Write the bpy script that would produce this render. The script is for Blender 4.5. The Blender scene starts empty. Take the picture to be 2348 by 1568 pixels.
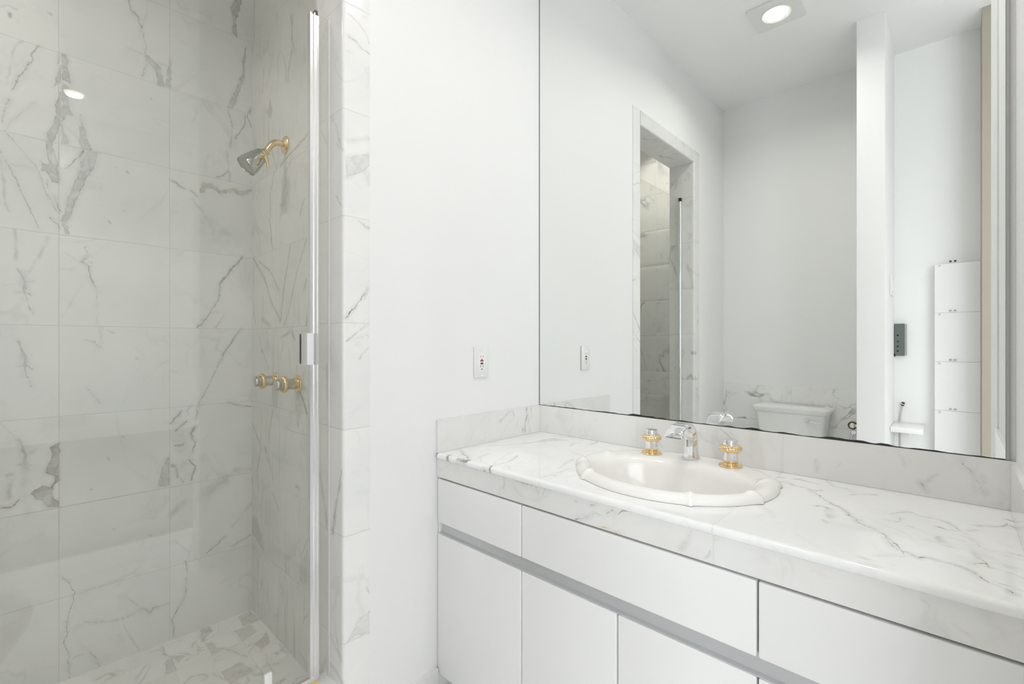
import bpy, bmesh, math, random
import numpy as np
from mathutils import Vector, Matrix

EXPO = -1.0
WIN_FILL_W = 200.0
WIN2_FILL_W = 165.0
FAR_FILL_W = 12.0
LAMP_W = 8.0
BED_W = 18.0
SHOWER_FILL_W = 11.0
VSTR = {'ct': 1.25, 'ap': 1.15, 'rw': 1.15, 'ba': 1.4, 'bb': 1.25, 'bw': 1.08}
C = bpy.context.scene
COL = C.collection
PI = math.pi

# ------------------------------------------------------------------ camera, world, light, exposure
cam = bpy.data.cameras.new('camera')
cam_o = bpy.data.objects.new('camera', cam); COL.objects.link(cam_o)
cam_o.location = (-1.5058, -1.2632, 1.162)
cam_o.rotation_euler = (PI / 2, 0, -0.813)
cam.sensor_width = 36.0; cam.sensor_fit = 'HORIZONTAL'
cam.lens = 36.0 * 1073.25 / 2348.0
cam.shift_y = 2.13 / 2348.0
cam.clip_start = 0.02
C.camera = cam_o

wd = bpy.data.worlds.new('sky'); C.world = wd; wd.use_nodes = True
bg = wd.node_tree.nodes['Background']
bg.inputs['Color'].default_value = (0.86, 0.93, 1.0, 1); bg.inputs['Strength'].default_value = 1.0

C.view_settings.view_transform = 'Standard'; C.view_settings.look = 'None'
C.view_settings.gamma = 1.0; C.view_settings.use_curve_mapping = False
C.view_settings.exposure = EXPO
C.cycles.max_bounces = 10; C.cycles.diffuse_bounces = 6; C.cycles.glossy_bounces = 6
C.cycles.transmission_bounces = 10; C.cycles.transparent_max_bounces = 16
C.cycles.sample_clamp_indirect = 6.0
C.cycles.caustics_reflective = True
C.cycles.use_denoising = True
C.cycles.use_adaptive_sampling = True; C.cycles.adaptive_threshold = .06; C.cycles.adaptive_min_samples = 16

def area(name, loc, rot, sx, sy, power, col=(1, 1, 1), shape='RECTANGLE', spread=PI):
    l = bpy.data.lights.new(name, 'AREA'); l.shape = shape; l.size = sx
    if shape in ('RECTANGLE', 'ELLIPSE'): l.size_y = sy
    l.energy = power; l.color = col; l.spread = spread
    o = bpy.data.objects.new(name, l); o.location = loc; o.rotation_euler = rot; COL.objects.link(o)
    return o
# unseen fill lights added just inside the invented bedroom windows
area('window_fill', (-3.88, -3.9, 1.5), (0, -PI / 2, 0), 2.0, 3.0, WIN_FILL_W, (0.93, 0.97, 1.0))
area('window_fill', (2.28, -3.9, 1.5), (0, PI / 2, 0), 1.7, 2.45, WIN2_FILL_W, (0.93, 0.97, 1.0))
area('window_fill', (-2.70, -6.19, 1.25), (PI / 2, 0, 0), 1.7, 2.2, FAR_FILL_W, (0.97, 0.985, 1.0))

# ------------------------------------------------------------------ helpers
def mesh_obj(name, verts, faces, m=None, parent=None, smooth=False, angle=None):
    me = bpy.data.meshes.new(name)
    me.from_pydata([tuple(v) for v in verts], [], faces); me.update()
    return link(name, me, m, parent, smooth, angle)
def link(name, me, m=None, parent=None, smooth=False, angle=None):
    o = bpy.data.objects.new(name, me); COL.objects.link(o)
    for k in (m if isinstance(m, (list, tuple)) else [m]):
        if k is not None: me.materials.append(k)
    if smooth:
        me.polygons.foreach_set('use_smooth', [True] * len(me.polygons))
        if angle: me.set_sharp_from_angle(angle=math.radians(angle))
    if parent: o.parent = parent; o.matrix_parent_inverse = Matrix.Translation(-parent.location)
    return o
def bm_obj(name, bm, m=None, parent=None, smooth=False, angle=None):
    bmesh.ops.recalc_face_normals(bm, faces=bm.faces)
    me = bpy.data.meshes.new(name); bm.to_mesh(me); bm.free()
    return link(name, me, m, parent, smooth, angle)
def empty(name, loc=(0, 0, 0)):
    o = bpy.data.objects.new(name, None); o.location = loc; o.empty_display_size = .05; COL.objects.link(o); return o
def tag(o, label, cat, group=None):
    o['label'] = label; o['category'] = cat
    if group: o['group'] = group
    return o
def struct(o):
    o['kind'] = 'structure'; return o
def add_box(bm, x0, x1, y0, y1, z0, z1, bev=0.0, seg=2):
    r = bmesh.ops.create_cube(bm, size=1.0)
    vs = r['verts']
    for v in vs:
        v.co = Vector(((x0 + x1) / 2 + v.co.x * (x1 - x0), (y0 + y1) / 2 + v.co.y * (y1 - y0), (z0 + z1) / 2 + v.co.z * (z1 - z0)))
    if bev > 0:
        es = list({e for v in vs for e in v.link_edges})
        bmesh.ops.bevel(bm, geom=es, offset=bev, segments=seg, profile=.5, affect='EDGES')
def box(name, x0, x1, y0, y1, z0, z1, m, parent=None, bev=0.0, seg=2):
    bm = bmesh.new(); add_box(bm, x0, x1, y0, y1, z0, z1, bev, seg)
    return bm_obj(name, bm, m, parent, smooth=bev > 0, angle=35)
def frame_of(axis):
    a = Vector(axis).normalized()
    t = Vector((0, 0, 1)) if abs(a.z) < .9 else Vector((1, 0, 0))
    u = a.cross(t).normalized(); v = a.cross(u).normalized()
    return a, u, v
def lathe(name, prof, origin, axis, m, parent=None, seg=48, angle=40):
    """prof: list of (radius, distance along the axis)"""
    a, u, v = frame_of(axis); o = Vector(origin); vs = []; fs = []; n = len(prof)
    for i in range(seg):
        t = 2 * PI * i / seg; d = u * math.cos(t) + v * math.sin(t)
        for r, h in prof: vs.append(o + a * h + d * max(r, 1e-5))
    for i in range(seg):
        j = (i + 1) % seg
        for k in range(n - 1): fs.append((i * n + k, j * n + k, j * n + k + 1, i * n + k + 1))
    bm = bmesh.new()
    bv = [bm.verts.new(p) for p in vs]
    for f in fs:
        try: bm.faces.new([bv[k] for k in f])
        except ValueError: pass
    bmesh.ops.remove_doubles(bm, verts=bm.verts, dist=2e-5)
    return bm_obj(name, bm, m, parent, True, angle)
def tube(name, pts, radii, m, parent=None, seg=20, caps=True):
    vs = []; fs = []; pts = [Vector(p) for p in pts]; n = len(pts); prev = None
    if not isinstance(radii, (list, tuple)): radii = [radii] * n
    for i, p in enumerate(pts):
        tan = (pts[min(i + 1, n - 1)] - pts[max(i - 1, 0)]).normalized()
        if prev is None: _, u, v = frame_of(tan)
        else:
            u = (prev - tan * prev.dot(tan)).normalized(); v = tan.cross(u)
        prev = u
        for k in range(seg):
            t = 2 * PI * k / seg; vs.append(p + (u * math.cos(t) + v * math.sin(t)) * radii[i])
    for i in range(n - 1):
        for k in range(seg):
            l = (k + 1) % seg; fs.append((i * seg + k, i * seg + l, (i + 1) * seg + l, (i + 1) * seg + k))
    if caps: fs.append(tuple(range(seg))[::-1]); fs.append(tuple((n - 1) * seg + k for k in range(seg)))
    bm = bmesh.new(); bv = [bm.verts.new(p) for p in vs]
    for f in fs: bm.faces.new([bv[k] for k in f])
    return bm_obj(name, bm, m, parent, True, 50)
def loft(name, rings, m, parent=None, smooth=True, angle=35, cap=True):
    n = len(rings[0]); vs = [p for r in rings for p in r]; fs = []
    for i in range(len(rings) - 1):
        for k in range(n):
            l = (k + 1) % n; fs.append((i * n + k, i * n + l, (i + 1) * n + l, (i + 1) * n + k))
    if cap: fs.append(tuple(range(n))[::-1]); fs.append(tuple((len(rings) - 1) * n + k for k in range(n)))
    bm = bmesh.new(); bv = [bm.verts.new(p) for p in vs]
    for f in fs: bm.faces.new([bv[k] for k in f])
    return bm_obj(name, bm, m, parent, smooth, angle)
def bez(p, n):
    """smooth Catmull-Rom through points p, n steps per span"""
    p = [Vector(q) for q in p]; out = []
    for i in range(len(p) - 1):
        a = p[max(i - 1, 0)]; b = p[i]; c = p[i + 1]; d = p[min(i + 2, len(p) - 1)]
        for k in range(n):
            t = k / n
            out.append(.5 * ((2 * b) + (c - a) * t + (2 * a - 5 * b + 4 * c - d) * t * t + (3 * b - a - 3 * c + d) * t ** 3))
    out.append(p[-1]); return out
def copy_tree(o, dx, dy, dz=0):
    c = o.copy(); COL.objects.link(c); c.location = o.location + Vector((dx, dy, dz))
    for ch in [k for k in bpy.data.objects if k.parent == o]:
        d = ch.copy(); COL.objects.link(d); d.parent = c
        for g in [k for k in bpy.data.objects if k.parent == ch]:
            e = g.copy(); COL.objects.link(e); e.parent = d
    return c

# ------------------------------------------------------------------ materials
class NT:
    def __init__(s, name):
        s.m = bpy.data.materials.new(name); s.m.use_nodes = True; s.t = s.m.node_tree
        s.b = s.t.nodes['Principled BSDF']; s.out = s.t.nodes['Material Output']
    def n(s, kind, **kw):
        d = s.t.nodes.new(kind)
        for k, v in kw.items():
            if k in d.inputs: d.inputs[k].default_value = v
            else: setattr(d, k, v)
        return d
    def l(s, a, b): s.t.links.new(a, b)
    def math(s, op, a, b=None, clamp=False):
        d = s.t.nodes.new('ShaderNodeMath'); d.operation = op; d.use_clamp = clamp
        for i, x in enumerate((a, b)):
            if x is None: continue
            if isinstance(x, (int, float)): d.inputs[i].default_value = x
            else: s.l(x, d.inputs[i])
        return d.outputs[0]
    def mix(s, f, a, b):
        d = s.t.nodes.new('ShaderNodeMix'); d.data_type = 'RGBA'
        for i, x in ((0, f), (6, a), (7, b)):
            if isinstance(x, (int, float, tuple)): d.inputs[i].default_value = x
            else: s.l(x, d.inputs[i])
        return d.outputs[2]
    def ramp(s, v, lo, hi, a=0., b=1., smooth=True):
        d = s.t.nodes.new('ShaderNodeMapRange'); d.interpolation_type = 'SMOOTHSTEP' if smooth else 'LINEAR'
        s.l(v, d.inputs['Value'])
        for k, x in (('From Min', lo), ('From Max', hi), ('To Min', a), ('To Max', b)): d.inputs[k].default_value = x
        return d.outputs[0]

def plain(name, col, rough=.5, metal=0., noise=.02, scale=8., bump=0., spec=.5, coat=0.):
    t = NT(name); tc = t.n('ShaderNodeTexCoord'); nz = t.n('ShaderNodeTexNoise', Scale=scale, Detail=1.)
    t.l(tc.outputs['Object'], nz.inputs['Vector'])
    a = tuple(max(0, c * (1 - noise)) for c in col) + (1,); b = tuple(min(1, c * (1 + noise)) for c in col) + (1,)
    t.l(t.mix(nz.outputs[0], a, b), t.b.inputs['Base Color'])
    t.b.inputs['Roughness'].default_value = rough; t.b.inputs['Metallic'].default_value = metal
    t.b.inputs['Specular IOR Level'].default_value = spec
    if coat: t.b.inputs['Coat Weight'].default_value = coat; t.b.inputs['Coat Roughness'].default_value = .05
    if bump:
        n2 = t.n('ShaderNodeTexNoise', Scale=scale * 30, Detail=3.); t.l(tc.outputs['Object'], n2.inputs['Vector'])
        bp = t.n('ShaderNodeBump', Strength=bump, Distance=.002); t.l(n2.outputs[0], bp.inputs['Height']); t.l(bp.outputs[0], t.b.inputs['Normal'])
    return t.m

def marble(name, white=(.80, .795, .78), proc=.25, rough=.10, grout=(.60, .585, .55), haze=.06, pscale=2.2, warm=0., streak=0., mottle=.16, sdir=(1., 1., .07)):
    """polished white marble: drawn veins come from mesh attributes (distance, strength, haze, tint), fine veins from noise"""
    t = NT(name)
    g = t.n('ShaderNodeNewGeometry')
    tile = t.n('ShaderNodeAttribute', attribute_name='tile'); v = t.n('ShaderNodeAttribute', attribute_name='vein'); gr = t.n('ShaderNodeAttribute', attribute_name='grout')
    off = t.n('ShaderNodeVectorMath', operation='SCALE'); t.l(tile.outputs['Vector'], off.inputs[0]); off.inputs['Scale'].default_value = 9.
    pos = t.n('ShaderNodeVectorMath', operation='ADD'); t.l(g.outputs['Position'], pos.inputs[0]); t.l(off.outputs[0], pos.inputs[1])
    def noise(scale, detail=3., rough_=.6, dist=0.):
        detail = min(detail, 3.)
        n = t.n('ShaderNodeTexNoise', Scale=scale, Detail=detail, Roughness=rough_, Distortion=dist)
        t.l(pos.outputs[0], n.inputs['Vector']); return n.outputs[0]
    sep = t.n('ShaderNodeSeparateColor'); t.l(v.outputs['Color'], sep.inputs[0])
    sdf, st, soft, tint = sep.outputs[0], sep.outputs[1], sep.outputs[2], v.outputs['Alpha']
    fine = noise(170., 1.)
    sd = t.math('ADD', sdf, t.math('MULTIPLY', t.math('SUBTRACT', fine, .5), .0014))
    sd = t.math('ADD', sd, t.math('MULTIPLY', t.math('SUBTRACT', noise(75., 2., .7), .5), .0026))
    crisp = t.math('MULTIPLY', t.ramp(sd, .0014, -.0007), st)
    inner = t.ramp(noise(38., 6., .68, .8), .30, .68, .50, 1.08)                 # cloudy body of a wide vein
    mott0 = noise(55., 1.)
    rim = t.math('MULTIPLY', t.ramp(t.math('ABSOLUTE', t.math('ADD', sd, .0006)), .0016, .0002), t.ramp(mott0, .42, .62, 0., .38))
    crisp = t.math('MULTIPLY', crisp, t.math('ADD', inner, rim))
    halo = t.math('MULTIPLY', t.math('MULTIPLY', t.ramp(sd, .013, 0.), t.math('MULTIPLY', st, .34)), t.ramp(noise(20., 2.), .35, .65, .15, 1.))
    cloud = t.math('MULTIPLY', soft, t.ramp(noise(28., 2., .65), .3, .7, .25, 1.35))
    # procedural hairline veins, present only in patches
    big = noise(pscale, 4., .55, .9)
    ridge = t.ramp(t.math('ABSOLUTE', t.math('SUBTRACT', big, .5)), .035, 0.)
    ridge = t.math('MULTIPLY', t.math('POWER', ridge, 3.), t.ramp(noise(pscale * 1.7 + 1, 1.), .42, .72))
    big2 = noise(pscale * 2.3, 5., .6, 1.4)
    ridge2 = t.ramp(t.math('ABSOLUTE', t.math('SUBTRACT', big2, .52)), .03, 0.)
    ridge2 = t.math('MULTIPLY', ridge2, t.ramp(noise(pscale * 2.9 + 3, 1.), .5, .75))
    pv = t.math('MULTIPLY', t.math('ADD', ridge, t.math('MULTIPLY', ridge2, .5)), proc)
    f = t.math('MAXIMUM', t.math('MAXIMUM', crisp, cloud), t.math('MAXIMUM', halo, pv))
    if streak:
        ms = t.n('ShaderNodeMapping'); ms.inputs['Scale'].default_value = sdir; t.l(pos.outputs[0], ms.inputs['Vector'])
        n1 = t.n('ShaderNodeTexNoise', Scale=38., Detail=2., Roughness=.6, Distortion=.5); t.l(ms.outputs[0], n1.inputs['Vector'])
        n2 = t.n('ShaderNodeTexNoise', Scale=5., Detail=1.); t.l(pos.outputs[0], n2.inputs['Vector'])
        f = t.math('ADD', f, t.math('MULTIPLY', t.math('MULTIPLY', t.ramp(n1.outputs[0], .54, .74), t.ramp(n2.outputs[0], .40, .65)), streak))
    f = t.math('ADD', f, t.math('MULTIPLY', t.math('MULTIPLY', t.ramp(noise(11., 3., .7, .8), .52, .78), t.ramp(noise(2.6, 1.), .40, .62)), mottle))
    f = t.math('MULTIPLY', f, 1.0, True)
    wh = white + (1,)
    cool = tuple(c * k for c, k in zip(white, (.93, .945, .955))) + (1,)
    base = t.mix(t.ramp(noise(3.5, 3., .6), .35, .75, 0., 1.), wh, cool)
    base = t.mix(t.math('MULTIPLY', t.ramp(noise(1.7, 1.), .45, .8), haze + warm), base, (.66, .62, .55, 1))
    mott = mott0
    grey = t.mix(mott, (.20, .205, .20, 1), (.33, .33, .325, 1))
    brown = t.mix(mott, (.27, .235, .16, 1), (.40, .355, .265, 1))
    vc = t.mix(t.math('MULTIPLY', tint, 1., True), grey, brown)
    vc = t.mix(t.math('SUBTRACT', tint, 1., True), vc, (.62, .42, .13, 1))
    col = t.mix(f, base, vc)
    col = t.mix(t.math('MULTIPLY', gr.outputs['Fac'], .75), col, grout + (1,))
    t.l(col, t.b.inputs['Base Color'])
    t.l(t.math('ADD', t.math('MULTIPLY', gr.outputs['Fac'], .4), t.math('ADD', t.math('MULTIPLY', fine, .03), rough - .015)), t.b.inputs['Roughness'])
    t.b.inputs['Specular IOR Level'].default_value = .5
    return t.m

def glass(name, tint, refl=1.0):
    t = NT(name); t.t.nodes.remove(t.b)
    tr = t.n('ShaderNodeBsdfTransparent'); gl = t.n('ShaderNodeBsdfGlossy'); gl.inputs['Roughness'].default_value = 0.0
    nz = t.n('ShaderNodeTexNoise', Scale=1.5); tc = t.n('ShaderNodeTexCoord'); t.l(tc.outputs['Object'], nz.inputs['Vector'])
    t.l(t.mix(nz.outputs[0], tint + (1,), tuple(min(1, c * 1.008) for c in tint) + (1,)), tr.inputs['Color'])
    lw = t.n('ShaderNodeNewGeometry'); dt = t.n('ShaderNodeVectorMath', operation='DOT_PRODUCT')
    t.l(lw.outputs['Normal'], dt.inputs[0]); t.l(lw.outputs['Incoming'], dt.inputs[1])
    # Schlick reflectance of one pane face
    f5 = t.math('POWER', t.math('SUBTRACT', 1., t.math('ABSOLUTE', dt.outputs['Value']), True), 5.)
    fr = t.math('ADD', .043, t.math('MULTIPLY', f5, .957))
    mx = t.n('ShaderNodeMixShader'); t.l(t.math('MULTIPLY', fr, refl, True), mx.inputs[0])
    t.l(tr.outputs[0], mx.inputs[1]); t.l(gl.outputs[0], mx.inputs[2]); t.l(mx.outputs[0], t.out.inputs[0])
    return t.m

def emit(name, col, strength):
    t = NT(name); nz = t.n('ShaderNodeTexNoise', Scale=20.)
    e = tuple(col) + (1,)
    t.l(t.mix(nz.outputs[0], e, tuple(c * .98 for c in col) + (1,)), t.b.inputs['Emission Color']); t.b.inputs['Emission Strength'].default_value = strength
    t.b.inputs['Base Color'].default_value = e
    return t.m

M = {}
M['paint'] = plain('white_wall_paint', (.88, .879, .877), .55, noise=.012, scale=2.5, spec=.3)
M['ceil'] = plain('ceiling_paint', (.93, .929, .927), .7, noise=.01, scale=2., spec=.2)
M['beige'] = plain('beige_paint', (.40, .36, .285), .6, noise=.02)
M['carpet'] = plain('grey_carpet', (.36, .35, .335), .95, noise=.1, scale=60., spec=.1)
M['lacquer'] = plain('white_satin_lacquer', (.87, .868, .868), .28, noise=.006, scale=3.)
M['rail'] = plain('grey_metal_rail', (.60, .61, .62), .35, .3, noise=.01)
M['dark'] = plain('dark_gap', (.05, .045, .04), .8)
M['porcelain'] = plain('cream_porcelain', (.90, .885, .86), .16, noise=.005, coat=.1)
M['wporcelain'] = plain('white_porcelain', (.90, .90, .89), .07, noise=.005, coat=.3)
M['chrome'] = plain('chrome', (.86, .87, .88), .05, 1., noise=.01)
M['satin'] = plain('satin_chrome', (.80, .80, .80), .22, 1., noise=.02)
M['gold'] = plain('polished_brass', (.86, .67, .385), .14, 1., noise=.03)
M['dim_chrome'] = plain('chrome_painted_dim', (.60, .60, .555), .09, 1., noise=.02)  # chrome with the dark reflections of the shower put into its colour
M['plastic'] = plain('white_plastic', (.82, .82, .81), .3, noise=.005)
M['wplastic'] = plain('bright_white_plastic', (.88, .88, .87), .4, noise=.005)
M['greyplastic'] = plain('grey_plastic', (.45, .45, .45), .4, noise=.02)
M['black'] = plain('black_plastic', (.012, .012, .012), .35)
M['red'] = plain('red_plastic', (.33, .03, .02), .4)
M['slot'] = plain('outlet_slot', (.10, .10, .10), .6)
M['spray'] = plain('spray_face', (.50, .48, .45), .4, .2)
M['panelgrey'] = plain('grey_green_panel', (.15, .17, .155), .2, .2, noise=.03)
M['cable'] = plain('grey_cable', (.55, .55, .53), .5)
M['mirror'] = plain('silvered_glass', (.905, .925, .91), .0, 1., noise=.002)
M['tarnish'] = plain('desilvered_black', (.02, .018, .014), .35, noise=.4, scale=60.)
M['glass'] = glass('door_glass', (.972, .98, .968), 1.0)
M['seal'] = glass('clear_vinyl', (.985, .985, .98), .8)
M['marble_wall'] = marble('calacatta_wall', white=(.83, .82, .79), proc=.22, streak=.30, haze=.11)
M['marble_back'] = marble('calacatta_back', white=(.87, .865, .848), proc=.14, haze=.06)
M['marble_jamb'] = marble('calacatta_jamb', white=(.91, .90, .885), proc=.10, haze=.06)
M['marble_top'] = marble('calacatta_counter', white=(.94, .937, .93), proc=.14, haze=.02, rough=.08, grout=(.66, .65, .62))
M['marble_apron'] = marble('calacatta_apron', white=(.84, .832, .815), proc=.10, haze=.08, grout=(.68, .67, .64))
M['marble_any'] = marble('calacatta_random', white=(.82, .815, .80), proc=.6, pscale=1.7)
M['marble_shade'] = marble('calacatta_shaded', white=(.66, .65, .61), proc=.8, pscale=1.6, warm=.2)  # same marble, with the dimness of the left shower wall in its colour
M['marble_floor'] = marble('calacatta_mosaic', white=(.84, .83, .80), proc=.4, pscale=4., rough=.2, grout=(.70, .69, .65), haze=.25)
M['marble_room_floor'] = marble('calacatta_room_floor', white=(.93, .925, .91), proc=.3)
M['marble_honed'] = marble('calacatta_honed', white=(.86, .855, .84), proc=.04, rough=.4)
M['marble_wains'] = marble('calacatta_wainscot', white=(.91, .905, .89), proc=.85, pscale=2.4)
M['bronze'] = plain('dark_bronze', (.10, .07, .045), .3, .6, noise=.05)
M['channel'] = plain('dull_channel', (.42, .41, .40), .35, .8)
M['lamp'] = emit('lamp_glow', (1., .93, .80), 14.)

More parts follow.
